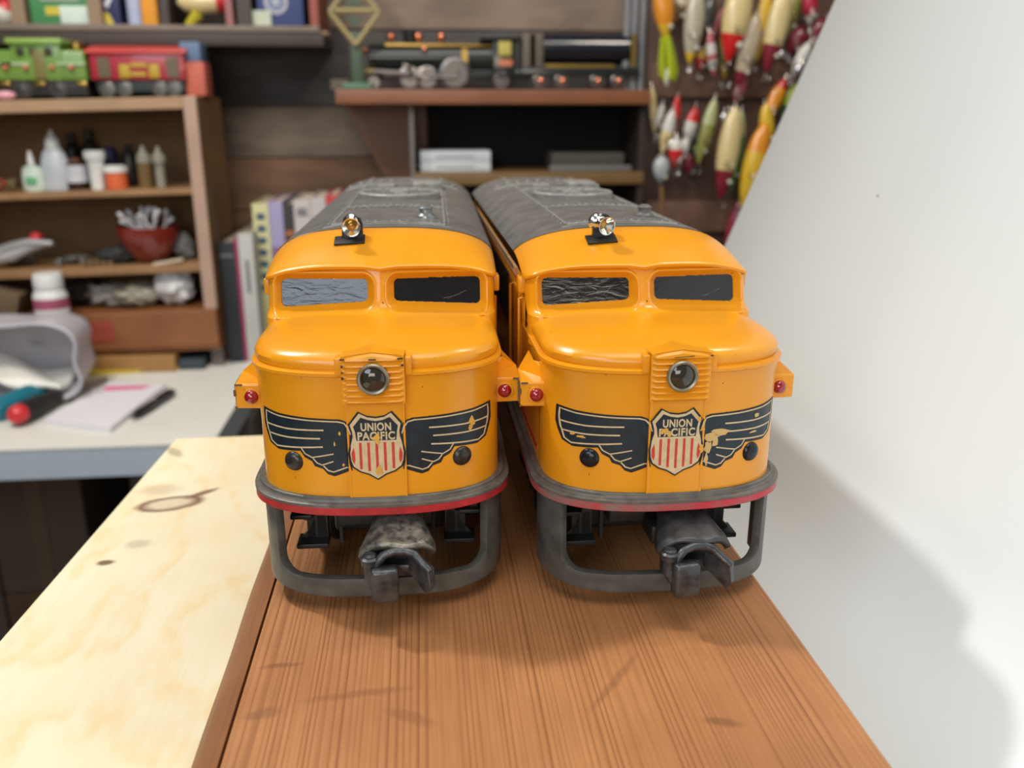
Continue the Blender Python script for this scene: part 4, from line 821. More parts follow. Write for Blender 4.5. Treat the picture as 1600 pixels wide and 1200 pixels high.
book(467.5, 493, 312, BKY+30, 120, c_('white_red_book', (.52, .47, .46)), 'book', 'white book with red spine letters right of the black one', [(.55+i*.06, .585+i*.06, c_('red_ink', (.45, .06, .07)), .5) for i in range(4)]+[(.9, .95, c_('grey_ink', (.2, .2, .21)), .6)], zb_=TZ-4)
book(493.5, 517, 309, BKY+30, 120, c_('pale_grey_book', (.48, .44, .44)), 'book', 'pale grey book left of the small red book', [(.6+i*.08, .64+i*.08, c_('red_ink', (.45, .06, .07)), .5) for i in range(3)], zb_=TZ-4)
book(517.5, 536, 305, BKY+30, 120, c_('red_book', (.50, .03, .035)), 'book', 'bright red book at the right end of the row', [(.3, .86, c_('pale_print', (.5, .42, .42)), .9)], zb_=TZ-4)
# ------------------------------------------------------------------ toy trains on the cabinet
def ctop(x): return 130.5+(x+250)*math.sin(TH)+.3
def px2(px, py, Y): p_ = atY(px, py, Y); return p_.x, p_.z
def zt_(px): return ctop(atY(px, 150, 1080).x)
TY = 1075
GRN = mat('green_tinplate', (.17, .30, .055), .35, col2=(.12, .22, .04), vscale=.02, coat=.3); GRD = mat('green_dark_trim', (.10, .13, .05), .4); CRMS = mat('crimson_tinplate', (.36, .022, .04), .35, coat=.3); CRL = mat('red_roof', (.55, .045, .04), .35, coat=.2)
tr = empty('toy_electric_locomotive', (0, 0, 0)); tag(tr, 'green tinplate toy locomotive with brass trim on the cabinet top', 'toy train')
x0, zb0 = px2(-60, 126, TY); x1, _ = px2(137, 126, TY); zt1 = px2(60, 72, TY)[1]; ztr = px2(60, 60, TY)[1]; xm0 = px2(12, 60, TY)[0]; xm1 = px2(92, 60, TY)[0]
base = zb0
MB().b2((x0, TY, base), (x1, TY+55, zt1-4), 0, 3).build('body', GRN, tr)
MB().b2((xm0, TY-1, base), (xm1, TY+56, ztr-3), 0, 2).build('cab', GRN, tr)
MB().b2((xm0-3, TY-4, ztr-6), (xm1+3, TY+58, ztr), 0, 2).build('cab_roof', mat('light_green_roof', (.27, .42, .09), .35), tr)
for a in (32, 52, 76): q = px2(a, 80, TY); MB().b2((q[0]-4, TY-2, q[1]-5), (q[0]+4, TY-.5, q[1]+4), 0, .5).build('window', mat('toy_window_dark', (.04, .035, .02), .3), tr)
q = px2(63, 104, TY); MB().b2((q[0]-6, TY-2.2, base+2), (q[0]+6, TY-.6, zt1-4), 0, .5).build('door', mat('brown_green_door', (.18, .16, .05), .4), tr)
for a in (-4, 24, 112): q = px2(a, 100, TY); MB().b2((q[0]-15, TY-2.3, q[1]-1.2), (q[0]+15, TY-.8, q[1]+1.6)).build('handrail', mat('pale_green_rail', (.40, .52, .30), .3), tr)
for a in (10, 41, 82, 112): q = px2(a, 106, TY); MB().sph((q[0], TY-2, q[1]), 3).build('marker_light', mat('salmon_lamp', (.55, .16, .10), .4), tr)
q = px2(114, 66, TY); MB().lathe([(5, 0), (7, 2), (7, 8), (4, 10)], (q[0], TY+10, zt1-4), (0, 0, 1), 16).build('bell', BRASS, tr)
q0 = px2(-60, 128, TY); MB().b2((x0+2, TY+4, ctop(x0)+6), (x1-2, TY+52, base+1), 0, 1).build('chassis', BLK, tr)
for a in (32, 90): q = px2(a, 140, TY); MB().lathe([(12, 0), (12.5, 1.5), (10.5, 2.5), (10, 4), (3, 4), (.01, 5)], (q[0], TY+6, ctop(q[0])+12.6), (0, -1, 0), 24).build('wheel', mat('dark_steel_wheel', (.10, .095, .09), .35, metal=.7), tr)
for a in (6, 61, 126): q = px2(a, 131, TY); MB().b2((q[0]-6, TY+1, q[1]-2.5), (q[0]+6, TY+3.5, q[1]+2.5), 0, .8).build('brass_plate', BRASS, tr)
tr = empty('toy_caboose', (0, 0, 0)); tag(tr, 'red tinplate toy caboose behind the green locomotive on the cabinet top', 'toy train')
x0 = px2(140, 100, TY)[0]; x1 = px2(288, 100, TY)[0]; zb0 = px2(200, 125, TY)[1]; zt1 = px2(200, 84, TY)[1]; ztr = px2(200, 72, TY)[1]
MB().b2((x0, TY, zb0), (x1, TY+52, zt1+1), 0, 1).build('body', CRMS, tr)
q = MB(); q.prism([(TY-3, zt1), (TY-3, zt1+3), (TY+10, ztr-1), (TY+26, ztr+2), (TY+42, ztr-1), (TY+55, zt1+3), (TY+55, zt1)], x0-4, x1+3, 'x'); q.build('roof', CRL, tr, bevel=1)
for a in (163, 270): q = px2(a, 106, TY); MB().b2((q[0]-6.5, TY-1.5, q[1]-10), (q[0]+6.5, TY-.2, q[1]+11)).build('window', mat('caboose_window', (.13, .10, .06), .3), tr)
for a in (195, 241): q = px2(a, 110, TY); MB().b2((q[0]-6, TY-1.2, q[1]-8), (q[0]+6, TY-.1, q[1]+7), 0, 1.5).build('yellow_panel', mat('yellow_tin_print', (.45, .30, .03), .5), tr)
for a, bb in ((218, 102), (217, 116)): q = px2(a, bb, TY); MB().b2((q[0]-9, TY-1.2, q[1]-2), (q[0]+8, TY-.1, q[1]+2.5)).build('yellow_lettering', MATS['yellow_tin_print'], tr)
MB().b2((x0+3, TY+4, ctop(x0)+7), (x1-3, TY+48, zb0), 0, 1).build('chassis', mat('dark_teal_frame', (.02, .035, .035), .4), tr)
for a in (165, 192, 247, 270): q = px2(a, 134, TY); MB().lathe([(8.5, 0), (9, 1.2), (7.8, 2), (6.4, 2), (6.2, 1.2), (.01, 1.6)], (q[0], TY+5, ctop(q[0])+9.0), (0, -1, 0), 20).build('wheel', mat('nickel_wheel', (.16, .155, .14), .35, metal=.8), tr)
x0 = px2(287, 100, TY+6)[0]; x1 = px2(320, 100, TY+6)[0]; z0 = ctop(x0)
o = empty('stacked_parcel', (0, 0, 0)); tag(o, 'small carton with blue upper and coral lower half right of the caboose', 'box')
MB().b2((x0, TY+6, z0+.2), (x1-1, TY+40, px2(300, 96, TY)[1]), 0, 2).build('coral_half', mat('coral_card', (.52, .12, .08), .6, vscale=.04), o)
MB().b2((x0-4, TY+8, px2(300, 96, TY)[1]), (x1-4, TY+40, px2(300, 64, TY)[1]), 0, 2).build('blue_half', mat('dusty_blue_card', (.11, .17, .28), .6), o)
tag(MB().b2((px2(255, 60, 1130)[0], 1130, ctop(-300)), (px2(312, 60, 1130)[0], 1165, px2(300, 56, 1130)[1]), 0, 2).build('rust_brown_carton', mat('rust_card', (.17, .05, .03), .7)), 'rust brown carton standing behind the caboose end', 'box')
q = px2(10, 150, 1062); tag(MB().sph((q[0], 1060, ctop(q[0])+5), 9, (1.2, .8, .55)).build('pink_eraser', mat('pink_rubber', (.72, .36, .42), .6)), 'pink eraser lying before the green locomotive wheels', 'eraser')
# ------------------------------------------------------------------ upper shelf unit
UY = 1120
US = empty('pigeonhole_shelf', (0, 0, 0)); tag(US, 'dark pigeonhole shelf with upright dividers hanging above the toy trains', 'shelf')
DW = wood('dark_shelf_wood', (.05, .035, .028), (.025, .018, .014), axis='Y'); LW = wood('grey_shelf_edge', (.20, .155, .125), (.12, .09, .07), axis='Y')
zu = atY(200, 38, UY).z
MB().b2((-640, UY, zu-7), (-112, WY-1, zu), 0, .6).build('shelf_board', LW, US); MB().b2((-640, UY+2, zu-22), (-108, WY-1, zu-7.2), 0, .6).build('rail', DW, US)
for a, m in ((30, 'tan'), (150, 'tan'), (258, 'grey'), (359, 'pink'), (384, 'dark'), (492, 'red')):
    q = atY(a, 20, UY); wd = {30: 9, 150: 9, 258: 6, 359: 5, 384: 10, 492: 6}[a]
    mm = {'tan': wood('tan_divider', (.28, .19, .12), (.18, .11, .07), axis='Z'), 'grey': DW, 'pink': mat('pink_divider', (.30, .12, .12), .6), 'dark': DW, 'red': mat('red_brown_divider', (.28, .07, .05), .6)}[m]
    MB().b2((q.x-wd, UY+1, zu+.1), (q.x+wd*.6, WY-1, zu+150)).build('divider', mm, US)
MB().b2((-640, WY-6, zu), (-112, WY-1, zu+150)).build('back_panel', mat('shelf_back_dark', (.035, .025, .02), .8), US)
MB().b2((-640, UY, zu+150), (-112, WY-1, zu+158)).build('shelf_board', DW, US)
def onU(px): return atY(px, 20, UY+20).x
k_ = UY/FPX
o = MB().sph((onU(2), UY+30, zu+13.5), 13.5).build('float_ball', mat('offwhite_ball', (.70, .68, .60), .4)); tag(o, 'off white ball with red top in the leftmost pigeonhole', 'ball'); MB().sph((onU(2)+2, UY+30, zu+17), 12.6, (1, 1, .95)).build('red_cap', MATS['red_plastic'], o)
o = MB().b2((onU(51), UY+12, zu+.2), (onU(142), UY+60, zu+34), 0, 2).build('green_carton', mat('green_card', (.05, .22, .08), .6)); tag(o, 'green box with a white label in the second pigeonhole', 'box')
MB().b2((onU(98), UY+11, zu+1), (onU(141), UY+12.2, zu+20), 0, .5).build('white_label', mat('pale_label', (.58, .68, .62), .6), o); MB().b2((onU(76), UY+11, zu+10), (onU(98), UY+12.2, zu+19)).build('yellow_band', mat('yellow_card', (.55, .45, .05), .6), o)
MB().b2((onU(70), UY+11, zu+25), (onU(130), UY+12.1, zu+31)).build('grey_band', mat('grey_card', (.35, .36, .32), .6), o)
o = MB().b2((onU(166), UY+12, zu+.2), (onU(191), UY+60, zu+80), 0, 1.5).build('navy_carton', NVY); tag(o, 'navy box with a yellow corner in the third pigeonhole', 'box')
MB().prism([(onU(167), zu+1), (onU(180), zu+1), (onU(174), zu+12), (onU(167), zu+14)], UY+11, UY+12.1, 'y').build('yellow_corner', MATS['yellow_card'], o); MB().prism([(onU(168), zu+22), (onU(184), zu+40), (onU(186), zu+34), (onU(172), zu+17)], UY+11, UY+12.1, 'y').build('white_streak', LAB, o)
o = bottle(205, -40, 37, 22, UY+22, 'pale_blue_canister', 'slim pale blue canister beside the navy box', 'canister', [('can', [(.95, 0), (1, .03), (1, .85)], mat('pale_blue_can', (.42, .48, .66), .35), 1), ('lid', [(.8, .85), (.8, 1)], WPL, 1)], zu+.2)
tag(MB().b2((onU(224), UY+12, zu+.2), (onU(249), UY+60, zu+80), 0, 1.5).build('orange_carton', mat('orange_card', (.72, .30, .02), .55)), 'tall orange box left of the cream and red lure', 'box')
def lure_mesh(L_, W_, cols, seed=0): pass
o = MB().lathe([(3, 0), (11, 8), (14, 24), (13, 44)], (onU(278), UY+22, zu+26), (1, .1, .05), 20, 0).build('large_wooden_lure', mat('cream_lure_paint', (.72, .58, .30), .3, coat=.5)); tag(o, 'large cream and red fishing lure lying in the fourth pigeonhole', 'fishing lure')
MB().lathe([(13, 44), (12, 52), (8, 64), (3, 68)], (onU(278), UY+22, zu+26), (1, .1, .05), 20).build('red_head', MATS['red_plastic'], o)
tag(MB().tube([(onU(312), UY+16, zu+14), (onU(302), UY+16, zu+7), (onU(294), UY+16, zu+.2)], [7, 6, 5], 10).build('yellow_spoon', mat('yellow_green_paint', (.45, .38, .03), .4)), 'yellow fishing spoon leaning under the cream and red lure', 'fishing lure')
o = MB().b2((onU(384)+15, UY+8, zu+.2), (onU(483)-5, UY+26, zu+90), 0, 1.5).build('blue_carton', mat('blue_card', (.035, .055, .17), .5)); tag(o, 'blue box with a round emblem and pale label at the shelf end', 'box')
q = atY(431, 3, UY+8); MB().lathe([(13.5, 0), (13.5, .8)], (q.x, UY+8, q.z), (0, -1, 0), 32).build('round_emblem', mat('silver_print', (.40, .40, .46), .5), o); MB().lathe([(10, .8), (10, 1.1)], (q.x, UY+8, q.z), (0, -1, 0), 32).build('emblem_centre', mat('grey_blue_print', (.16, .20, .32), .5), o); MB().lathe([(4, 1.1), (4, 1.4)], (q.x, UY+8, q.z), (0, -1, 0), 16).build('emblem_dot', MATS['silver_print'], o)
q = atY(403, 28, UY+8); MB().b2((q.x-14, UY+6.6, q.z-8), (q.x+15, UY+7.9, q.z+8)).build('pale_label', mat('pale_green_label', (.50, .54, .42), .6), o)
for dx, lab in ((-7, 'left white round knob of the pair hanging under the pigeonhole shelf'), (7, 'right white round knob of the pair hanging under the pigeonhole shelf')):
    q = atY(366, 63, UY+10); o = MB().sph((q.x+dx, UY+10, q.z), 6.6, (1.1, .9, 1)).build('round_white_knob', mat('white_enamel', (.85, .85, .83), .3)); tag(o, lab, 'knob'); MB().cyl((q.x+dx, UY+10, q.z+5), (q.x+dx, UY+10, zu-22), 1.2).build('knob_stem', BLK, o)  # small white knobs on stems, not lamps
q = atY(498, 53, UY+10); tag(MB().sph((q.x, UY+10, q.z), 14, (1, .4, .3)).cyl((q.x, UY+10, q.z+2), (q.x, UY+10, zu-21), 1).build('tan_hanging_lure', mat('tan_lure_paint', (.30, .20, .12), .5)), 'flat tan lure hanging under the right end of the pigeonhole shelf', 'fishing lure')
# ------------------------------------------------------------------ right wall shelves and display locomotive
SY = 1100; za = atY(800, 140, SY).z; zb2 = atY(800, 163, SY).z
RS = empty('wall_shelf', (0, 0, 0)); tag(RS, 'two tier reddish wall shelf unit holding the black steam locomotive', 'shelf')
RW = wood('red_shelf_wood', (.25, .095, .042), (.14, .05, .022), axis='Y', rough=.4)
xa = atY(524, 150, SY).x; xb = atY(1018, 150, SY).x
MB().b2((xa, SY, zb2), (xb, WY-1, za), 0, 1).build('shelf_board', RW, RS)
q = MB(); q.prism([(xa+2, zb2), (xa+2, zb2-4), (xa+96, -60), (xa+106, -60), (xa+106, zb2)], WY-16, WY-8, 'y'); q.build('side_bracket', RW, RS)
xl = atY(648, 250, 1110).x; zl = atY(800, 270, 1110).z; zl2 = atY(800, 289, 1110).z
MB().b2((xl, 1108, zl2), (xb-3, WY-1, zl), 0, 1).build('shelf_board', wood('ochre_shelf_wood', (.20, .115, .04), (.11, .06, .02), axis='Y'), RS)
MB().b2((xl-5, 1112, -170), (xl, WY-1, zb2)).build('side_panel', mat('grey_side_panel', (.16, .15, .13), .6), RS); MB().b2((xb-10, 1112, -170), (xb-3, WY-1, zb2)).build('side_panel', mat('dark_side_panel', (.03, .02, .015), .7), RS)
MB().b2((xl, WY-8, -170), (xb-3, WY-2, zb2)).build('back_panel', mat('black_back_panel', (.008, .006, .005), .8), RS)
a = atY(656, 236, 1130); c = atY(767, 272, 1130)
for i, (f0, f1, lab) in enumerate(((0, .5, 'lower white flat box of the two stacked on the lower wall shelf'), (.5, 1, 'upper white flat box of the two stacked on the lower wall shelf'))):
    h_ = a.z-zl; o = MB().b2((a.x, 1130, zl+h_*f0+.2), (c.x, 1190, zl+h_*f1-.2), 0, 1).build('white_flat_box', mat('white_box_card', (.56, .60, .64), .6, vscale=.04)); tag(o, lab, 'box', 'white flat boxes on the lower wall shelf')
    MB().b2((a.x+20, 1129.4, zl+h_*f0+5), (c.x-20, 1129.9, zl+h_*f1-5)).build('grey_print', mat('grey_print_band', (.36, .38, .40), .6), o)
a = atY(862, 234, 1140); c = atY(975, 268, 1140); tag(MB().b2((a.x, 1140, zl+.2), (c.x, 1195, zl+22), 0, 2).build('grey_carton', mat('dark_grey_card', (.07, .062, .052), .7)), 'dim grey carton on the lower wall shelf at the right', 'box')
tag(MB().b2((a.x-4, 1124, zl+.2), (c.x+6, 1138, zl+7), 0, 1).build('grey_tray', mat('pale_grey_tray', (.14, .14, .135), .6)), 'flat pale grey tray lying before the dim grey carton', 'tray')
# steam locomotive
SL = empty('steam_locomotive_model', (0, 0, 0)); tag(SL, 'black steam locomotive model with copper trim on the upper wall shelf', 'model locomotive')
EY = 1135; BL = mat('glossy_black_green', (.012, .018, .016), .22, coat=.6); COP = mat('copper', (.75, .28, .16), .25, metal=1.); NIC = mat('nickel_rods', (.17, .155, .15), .3, metal=.9)
def E(px, py): p_ = atY(px, py, EY); return p_.x, p_.z
x0, zc_ = E(575, 88); x1, _ = E(776, 88); MB().cyl((x0, EY+24, zc_), (x1, EY+24, zc_), 17, 18.5, 28).build('boiler', BL, SL)
MB().b2((E(600, 60)[0], EY+6, E(0, 68)[1]), (E(770, 60)[0], EY+42, E(0, 63)[1]), 0, 1).build('running_rail', BRASS, SL)
a = E(770, 62); c = E(806, 122); MB().b2((a[0], EY+2, c[1]), (c[0], EY+46, a[1]), 0, 2).build('cab', BL, SL); MB().b2((a[0]-14, EY-2, a[1]), (c[0]+6, EY+50, a[1]+3.5), 0, 1).build('cab_roof', BLK, SL)
q = E(789, 76); MB().b2((q[0]-8, EY+.6, q[1]-8), (q[0]+8, EY+1.9, q[1]+9), 0, 1).build('cab_window', mat('yellow_window_pane', (.50, .42, .10), .4), SL)  # plain yellow window colour
q = E(798, 98); MB().b2((q[0]-14, EY+.2, q[1]-4), (q[0]+2, EY+1.8, q[1]+4)).build('copper_plate', COP, SL)
for a in (610, 654, 690): q = E(a, 55); MB().sph((q[0], EY+20, q[1]), 5.5, n=12).cyl((q[0], EY+20, q[1]), (q[0], EY+20, zc_+14), 2, None, 8).build('copper_dome', COP, SL)
for a, bb in ((571, 78), (666, 76)): q = E(a, bb); MB().sph((q[0]-2, EY+8, q[1]), 4.6, n=12).build('copper_lamp', COP, SL)
q = E(640, 60); MB().cyl((q[0], EY+24, zc_+14), (q[0], EY+24, q[1]+12), 7, 9).build('chimney', BL, SL)
a = E(590, 108); c = E(830, 124); MB().b2((a[0], EY+4, c[1]), (c[0], EY+44, a[1]), 0, 2).build('frame', BL, SL)
MB().b2((E(560, 0)[0], EY+2, E(0, 112)[1]), (E(580, 0)[0], EY+46, E(0, 105)[1]), 0, 1).build('buffer_beam', mat('brass_beam', (.4, .3, .12), .4, metal=.6), SL)
for a, r_ in ((584, 8), (640, 13), (668, 13), (712, 18), (784, 10)): q = E(a, 128); MB().lathe([(r_, 0), (r_*1.04, 1.4), (r_*.86, 2.2), (r_*.84, 1.2), (r_*.3, 1.2), (r_*.28, 2.8), (.01, 2.9)], (q[0], EY+4, za+r_*1.05+.5), (0, -1, 0), 28).build('wheel', NIC, SL)
for (a, bb, c, d_, r_) in ((600, 118, 715, 122, 1.8), (585, 112, 640, 116, 3.4), (630, 100, 668, 126, 1.8), (640, 96, 642, 122, 2.4)): p_ = E(a, bb); q = E(c, d_); MB().tube([(p_[0], EY-1, p_[1]), (q[0], EY-1, q[1])], r_, 8).build('connecting_rod', NIC, SL)
q = E(727, 87); MB().b2((q[0]-4, EY+3, q[1]-10), (q[0]+3, EY+5.5, q[1]+8)).build('brass_strap', BRASS, SL)
TN = empty('steam_tender_model', (0, 0, 0)); tag(TN, 'black cylindrical tender coupled behind the steam locomotive', 'model tender')
x0, zc_ = E(846, 74); x1, _ = E(990, 74); MB().cyl((x0, EY+24, zc_), (x1, EY+24, zc_), 19, 19, 32).build('tank', mat('glossy_blue_black', (.006, .008, .014), .22, coat=.6), TN)
a = E(806, 50); c = E(850, 112); MB().b2((a[0]+8, EY+3, c[1]), (c[0], EY+45, a[1]), 0, 2).build('coal_bunker', mat('taupe_bunker', (.12, .095, .07), .5), TN)
a = E(815, 104); c = E(1000, 118); MB().b2((a[0], EY+2, c[1]), (c[0], EY+46, a[1]), 0, 1).build('frame', BL, TN); a = E(852, 100); c = E(960, 106); MB().b2((a[0], EY+.5, c[1]), (c[0], EY+1.8, a[1])).build('brass_strip', BRASS, TN)
for a in (833, 991): q = E(a, 80); MB().b2((q[0]-3, EY+3, q[1]-18), (q[0]+3, EY+5, q[1]+20)).build('brass_strap', BRASS, TN)
for a in (846, 880, 936, 968):
    q = E(a, 126); w_ = MB().lathe([(9.5, 0), (10, 1.4), (8.4, 2.2), (8.2, 1.2), (.01, 1.5)], (q[0], EY+5, za+10.6), (0, -1, 0), 24).build('wheel', NIC, TN); MB().sph((q[0], EY+3, za+11), 4, (1, .5, 1), 12).build('copper_hub', COP, w_)
# crossing sign on green post
SG = empty('toy_signal_post', (0, 0, 0)); tag(SG, 'green toy signal post topped by a hollow yellow diamond left of the steam locomotive', 'toy signal')
q = atY(554, 20, SY+14); MB().b2((q.x-7, SY+14, za), (q.x+7, SY+19, q.z-20), 0, 1).build('post', mat('dull_green_post', (.05, .085, .05), .5), SG); MB().b2((q.x-18, SY+6, za+.2), (q.x+16, SY+34, za+7), 0, 1.5).build('base', mat('green_base', (.10, .20, .12), .5), SG)
DG = mat('brass_yellow_diamond', (.34, .27, .12), .5); ra = 28
V = []; 
q2 = MB()
for k_ in range(4):
    a0 = ARC*k_/4; a1 = ARC*(k_+1)/4; q2.tube([(q.x+ra*math.cos(a0), SY+12, q.z+ra*1.25*math.sin(a0)), (q.x+ra*math.cos(a1), SY+12, q.z+ra*1.25*math.sin(a1))], 3.2, 6)
q2.tube([(q.x-ra*.8, SY+12, q.z+2), (q.x+ra*.8, SY+12, q.z+2)], 3, 6); q2.build('diamond_frame', DG, SG)
MB().prism([(q.x-10, q.z-5), (q.x+10, q.z-5), (q.x, q.z-16)], SY+13, SY+15, 'y').build('green_panel', MATS['dull_green_post'], SG); MB().prism([(q.x-12, q.z+8), (q.x+12, q.z+8), (q.x, q.z+22)], SY+13, SY+15, 'y').build('green_panel', MATS['dull_green_post'], SG)
o = tag(MB().b2((atY(516, 120, 1150).x, 1150, za+.2), (atY(545, 120, 1150).x, 1180, atY(0, 122, 1150).z), 0, 1).build('taupe_block', mat('taupe_card', (.16, .13, .10), .7)), 'small taupe block behind the green signal post base', 'block')
for i, a in enumerate((980, 992, 1005)):
    q = atY(a, 30, 1150); zt2 = atY(a, -30, 1150).z; z0 = za+.2
    tag(MB().lathe([(4.5, 0), (4.5, zt2-z0), (3, zt2-z0+2)], (q.x, 1150, z0), (0, 0, 1), 14).build('glass_tube', mat('pale_glass_tube', (.30, .31, .33), .2, trans=.3)), ['left', 'middle', 'right'][i]+' pale glass tube of the three standing behind the tender end', 'glass tube', 'glass tubes behind the tender')
# ------------------------------------------------------------------ lure board with hanging lures
LY = 1128
LB = empty('lure_board', (0, 0, 0)); tag(LB, 'brown pegboard panel hung with fishing lures right of the shelves', 'board')
xl = atY(1012, 100, LY+12).x; MB().b2((xl, LY+12, -150), (xl+420, WY-1, 320), 0, 1).build('panel', wood('lure_panel_wood', (.10, .05, .032), (.05, .026, .018), axis='Z'), LB)
for yy in (118, 330): z_ = atY(1150, yy, LY+8).z; MB().b2((xl+4, LY+4, z_-26), (xl+415, LY+12, z_+14), 0, 1).build('hook_rail', wood('hook_rail_wood', (.17, .085, .055), (.10, .05, .03), axis='Y'), LB)
EYEW = mat('lure_eye', (.6, .6, .5), .3); WIRE = mat('hook_wire', (.45, .43, .40), .25, metal=1)
def lure(px, py, L_, W_, ang, bands, label, Y=None, skirt=None, hooks=True, group='fishing lures hanging on the board'):
    Y = Y or LY-10+((px*7) % 13)
    k_ = Y/FPX*1.02; c = atY(px, py, Y); Lm = L_*k_; Wm = W_*k_; a = math.radians(ang)
    T_ = empty('fishing_lure', c); tag(T_, label, 'fishing lure', group); T_.rotation_euler = (0, a, 0)
    n = 18
    def rad(t): return Wm/2*max(.04, math.sin(math.pi*min(1, max(0, t))**.85))**.62
    t0 = 0
    for i, (t1, m) in enumerate(bands):
        prof = [(rad(t0+(t1-t0)*j/n), Lm/2-Lm*(t0+(t1-t0)*j/n)) for j in range(n+1)]
        q = MB().lathe(prof, (0, 0, 0), (0, 0, 1), 18); q.v = [(x_, y_*.7, z_) for x_, y_, z_ in q.v]; q.build('lure_body' if i == 0 else ('lure_head' if i == len(bands)-1 and len(bands) > 1 else 'lure_band'), m, T_); t0 = t1
    if W_ > 17: MB().sph((Wm*.22, -Wm*.27, -Lm*.30), Wm*.11, n=10).build('eye', EYEW, T_)
    if hooks:
        for zz in (-.05, -.5):
            q = MB(); o_ = Vector((0, -Wm*.32 if zz > -.4 else 0, Lm*zz))
            for kk in range(3):
                aa = ARC*kk/3+px; d_ = Vector((math.cos(aa), math.sin(aa)*.6, 0)); q.tube([o_, o_+Vector((0, 0, -8)), o_+d_*3+Vector((0, 0, -11)), o_+d_*6+Vector((0, 0, -8)), o_+d_*6.4+Vector((0, 0, -4))], .6, 5)
            q.build('treble_hook', WIRE, T_)
    MB().tube([(0, 0, Lm/2-2), (0, 2, Lm/2+5), (0, LY+11-Y, Lm/2+8)], .8, 6).build('hanger_wire', WIRE, T_)
    if skirt:
        m, l_ = skirt; q = MB(); rr = random.Random(int(px))
        for kk in range(34):
            aa = rr.uniform(0, ARC); r_ = rr.uniform(.3, 1)*Wm*.42; q.tube([(r_*.5*math.cos(aa), r_*.5*math.sin(aa), -Lm/2+4), (r_*math.cos(aa), r_*math.sin(aa), -Lm/2-l_*k_*.5), (r_*1.1*math.cos(aa), r_*math.sin(aa), -Lm/2-l_*k_*rr.uniform(.85, 1.05))], .9, 4)
        s_ = q.build('skirt', m, T_); s_['kind'] = 'stuff'
    return T_
m_ = lambda n, c: mat('lure_'+n, c, .28, coat=.6, vscale=.05)
OR = m_('orange', (.75, .28, .02)); YE = m_('yellow', (.72, .46, .03)); CRE = m_('cream', (.70, .56, .27)); RE = m_('red', (.62, .015, .015)); MA = m_('maroon', (.22, .015, .03)); BEI = m_('beige', (.52, .43, .30)); GY = m_('grey_cream', (.45, .41, .31)); BR = m_('brown', (.22, .12, .05)); GREEN = m_('green', (.05, .20, .06)); OLV = m_('olive', (.26, .26, .06)); CHA = m_('chartreuse', (.50, .62, .03)); WHI = m_('white', (.62, .60, .56)); PNK = m_('pink', (.45, .10, .12)); PALEG = m_('pale_green', (.42, .45, .22)); SIL = mat('lure_silver', (.7, .7, .72), .15, metal=.9); DKL = m_('dark', (.05, .05, .045))
F = LY-26
lure(1037, 14, 84, 30, -8, [(.75, OR), (1, YE)], 'orange lure with long chartreuse fringe skirt beside the tender', F, (CHA, 56), False)
lure(1043, 120, 28, 9, 4, [(1, WHI)], 'small pale tail piece hanging below the chartreuse fringe', F, None, False)
lure(1066, 2, 62, 30, 20, [(.6, BEI), (1, BR)], 'tan and brown lure at the picture top right of the orange one')
lure(1084, 40, 104, 30, 4, [(.86, GY), (1, YE)], 'large dull cream lure with a small yellow nose', F)
lure(1105, 28, 60, 26, 10, [(1, DKL)], 'dark grey lure half hidden behind the dull cream one')
lure(1098, 92, 34, 20, 14, [(.5, YE), (1, RE)], 'stubby yellow and red lure under the dull cream one')
lure(1117, 46, 62, 14, 22, [(1, PNK)], 'slim dusky pink lure above the twisted white one')
lure(1112, 85, 62, 15, -10, [(.25, PNK), (.5, WHI), (.62, PNK), (.85, WHI), (1, PNK)], 'slim pink and white twisted lure', F)
lure(1131, 84, 70, 15, -6, [(.7, OLV), (1, YE)], 'slim olive and yellow lure left of the big cream one')
lure(1150, 30, 118, 42, 8, [(.68, CRE), (1, RE)], 'large cream lure with bright red head', F-12)
lure(1168, 78, 104, 30, 12, [(.80, BEI), (1, MA)], 'long beige lure with maroon tip hanging lowest in the upper row', F-4)
lure(1156, 138, 46, 18, 16, [(1, PNK)], 'dusky red pointed lure below the long beige one')
lure(1191, 38, 104, 24, 6, [(.6, YE), (.66, RE), (1, YE)], 'long yellow lure with red band and dark spots', F+4)
lure(1213, 46, 122, 34, 10, [(.68, CRE), (1, MA)], 'large cream lure with dark crimson head', F-14)
lure(1238, 18, 66, 26, 8, [(1, OLV)], 'olive green lure right of the crimson headed one')
lure(1266, 6, 56, 24, -4, [(.8, m_('crimson', (.45, .02, .05))), (1, WHI)], 'crimson lure at the picture top by the white board', F)
lure(1248, 62, 46, 28, 30, [(1, MA)], 'maroon lure behind the silver spoon')
lure(1275, 52, 50, 24, 30, [(1, MA)], 'dark maroon lure touching the white board edge')
lure(1252, 92, 52, 19, 26, [(1, WHI)], 'white and silver spoon lure near the board edge', F-8)
lure(1248, 110, 18, 16, 20, [(1, SIL)], 'bright chrome spinner blade near the white board', F-16, None, False)
lure(1226, 88, 26, 12, -60, [(1, SIL)], 'small chrome propeller lure right of the crimson head', F, None, False)
lure(1021, 172, 66, 13, -6, [(1, CRE)], 'thin curved cream lure at the left end of the lower row')
lure(1031, 182, 36, 11, 12, [(1, WHI)], 'short whitish lure next to the thin cream one')
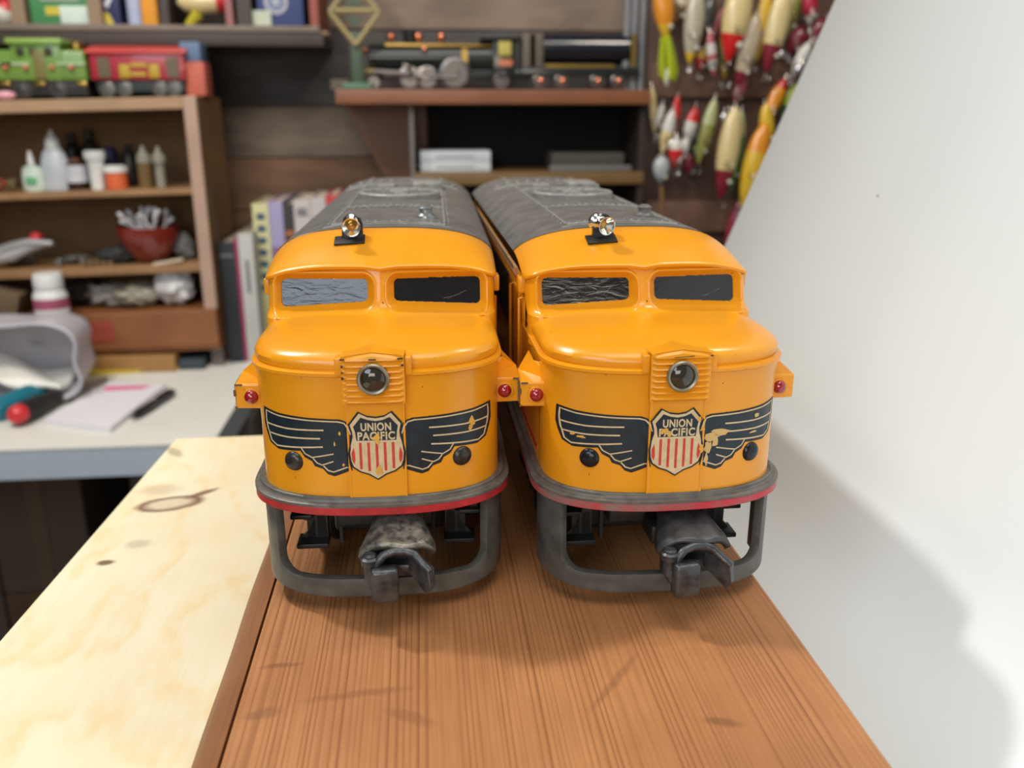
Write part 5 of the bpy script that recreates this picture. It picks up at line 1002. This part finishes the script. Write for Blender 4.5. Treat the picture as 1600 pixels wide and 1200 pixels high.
lure(1043, 206, 66, 19, 12, [(.5, WHI), (1, CRE)], 'white and cream lure in the lower row', F)
lure(1055, 184, 66, 13, 4, [(.5, RE), (1, MA)], 'thin red and maroon lure in the lower row')
lure(1056, 238, 44, 22, 0, [(.4, WHI), (1, RE)], 'round white and red float lure in the lower row', F-4)
lure(1069, 232, 30, 14, 10, [(1, WHI)], 'small white lure right of the red and white float', F)
lure(1078, 200, 62, 20, 14, [(.35, RE), (.8, WHI), (1, DKL)], 'red white and black lure in the lower row')
lure(1076, 258, 36, 20, -8, [(1, MA)], 'maroon lure under the small white one')
lure(1104, 205, 96, 21, 12, [(.4, PALEG), (1, OLV)], 'long pale green lure with scale pattern', F)
lure(1090, 226, 60, 16, -8, [(.5, DKL), (1, PALEG)], 'dark and green lure beside the pale green one')
lure(1131, 184, 16, 12, 10, [(1, SIL)], 'small bright steel swivel above the green backed lure', F-10, None, False)
lure(1137, 240, 138, 34, 6, [(.68, CRE), (1, MA)], 'large cream lure with wine red head in the lower row', F-14)
lure(1150, 236, 118, 22, 4, [(.3, PALEG), (1, GREEN)], 'long green lure pressed behind the wine red headed one', F+2)
lure(1209, 160, 74, 22, 24, [(.2, RE), (1, OR)], 'slim orange lure with red tip above the yellow one', F)
lure(1198, 200, 72, 23, -8, [(1, YE)], 'plain yellow lure between orange ones', F-6)
lure(1178, 258, 128, 36, 12, [(.35, OR), (1, YE)], 'broad orange and yellow lure touching the board edge', F-12)
lure(1234, 160, 56, 22, 20, [(.6, CHA), (1, GREEN)], 'chartreuse and green lure at the board edge')
lure(1162, 322, 96, 20, 4, [(.5, OLV), (1, PALEG)], 'olive scaled lure hanging low behind the orange one')
lure(1148, 352, 84, 24, 14, [(1, m_('rose', (.32, .03, .06)))], 'rose red lure hanging lowest near the locomotive roof', LY-8)
lure(1033, 264, 40, 26, 0, [(1, m_('pale_grey', (.42, .44, .45)))], 'pale grey lure with long thin tail below the row', F, None, False)
lure(1034, 318, 66, 7, -4, [(1, BR)], 'thin brown stick lure under the pale grey one', F+4, None, False)
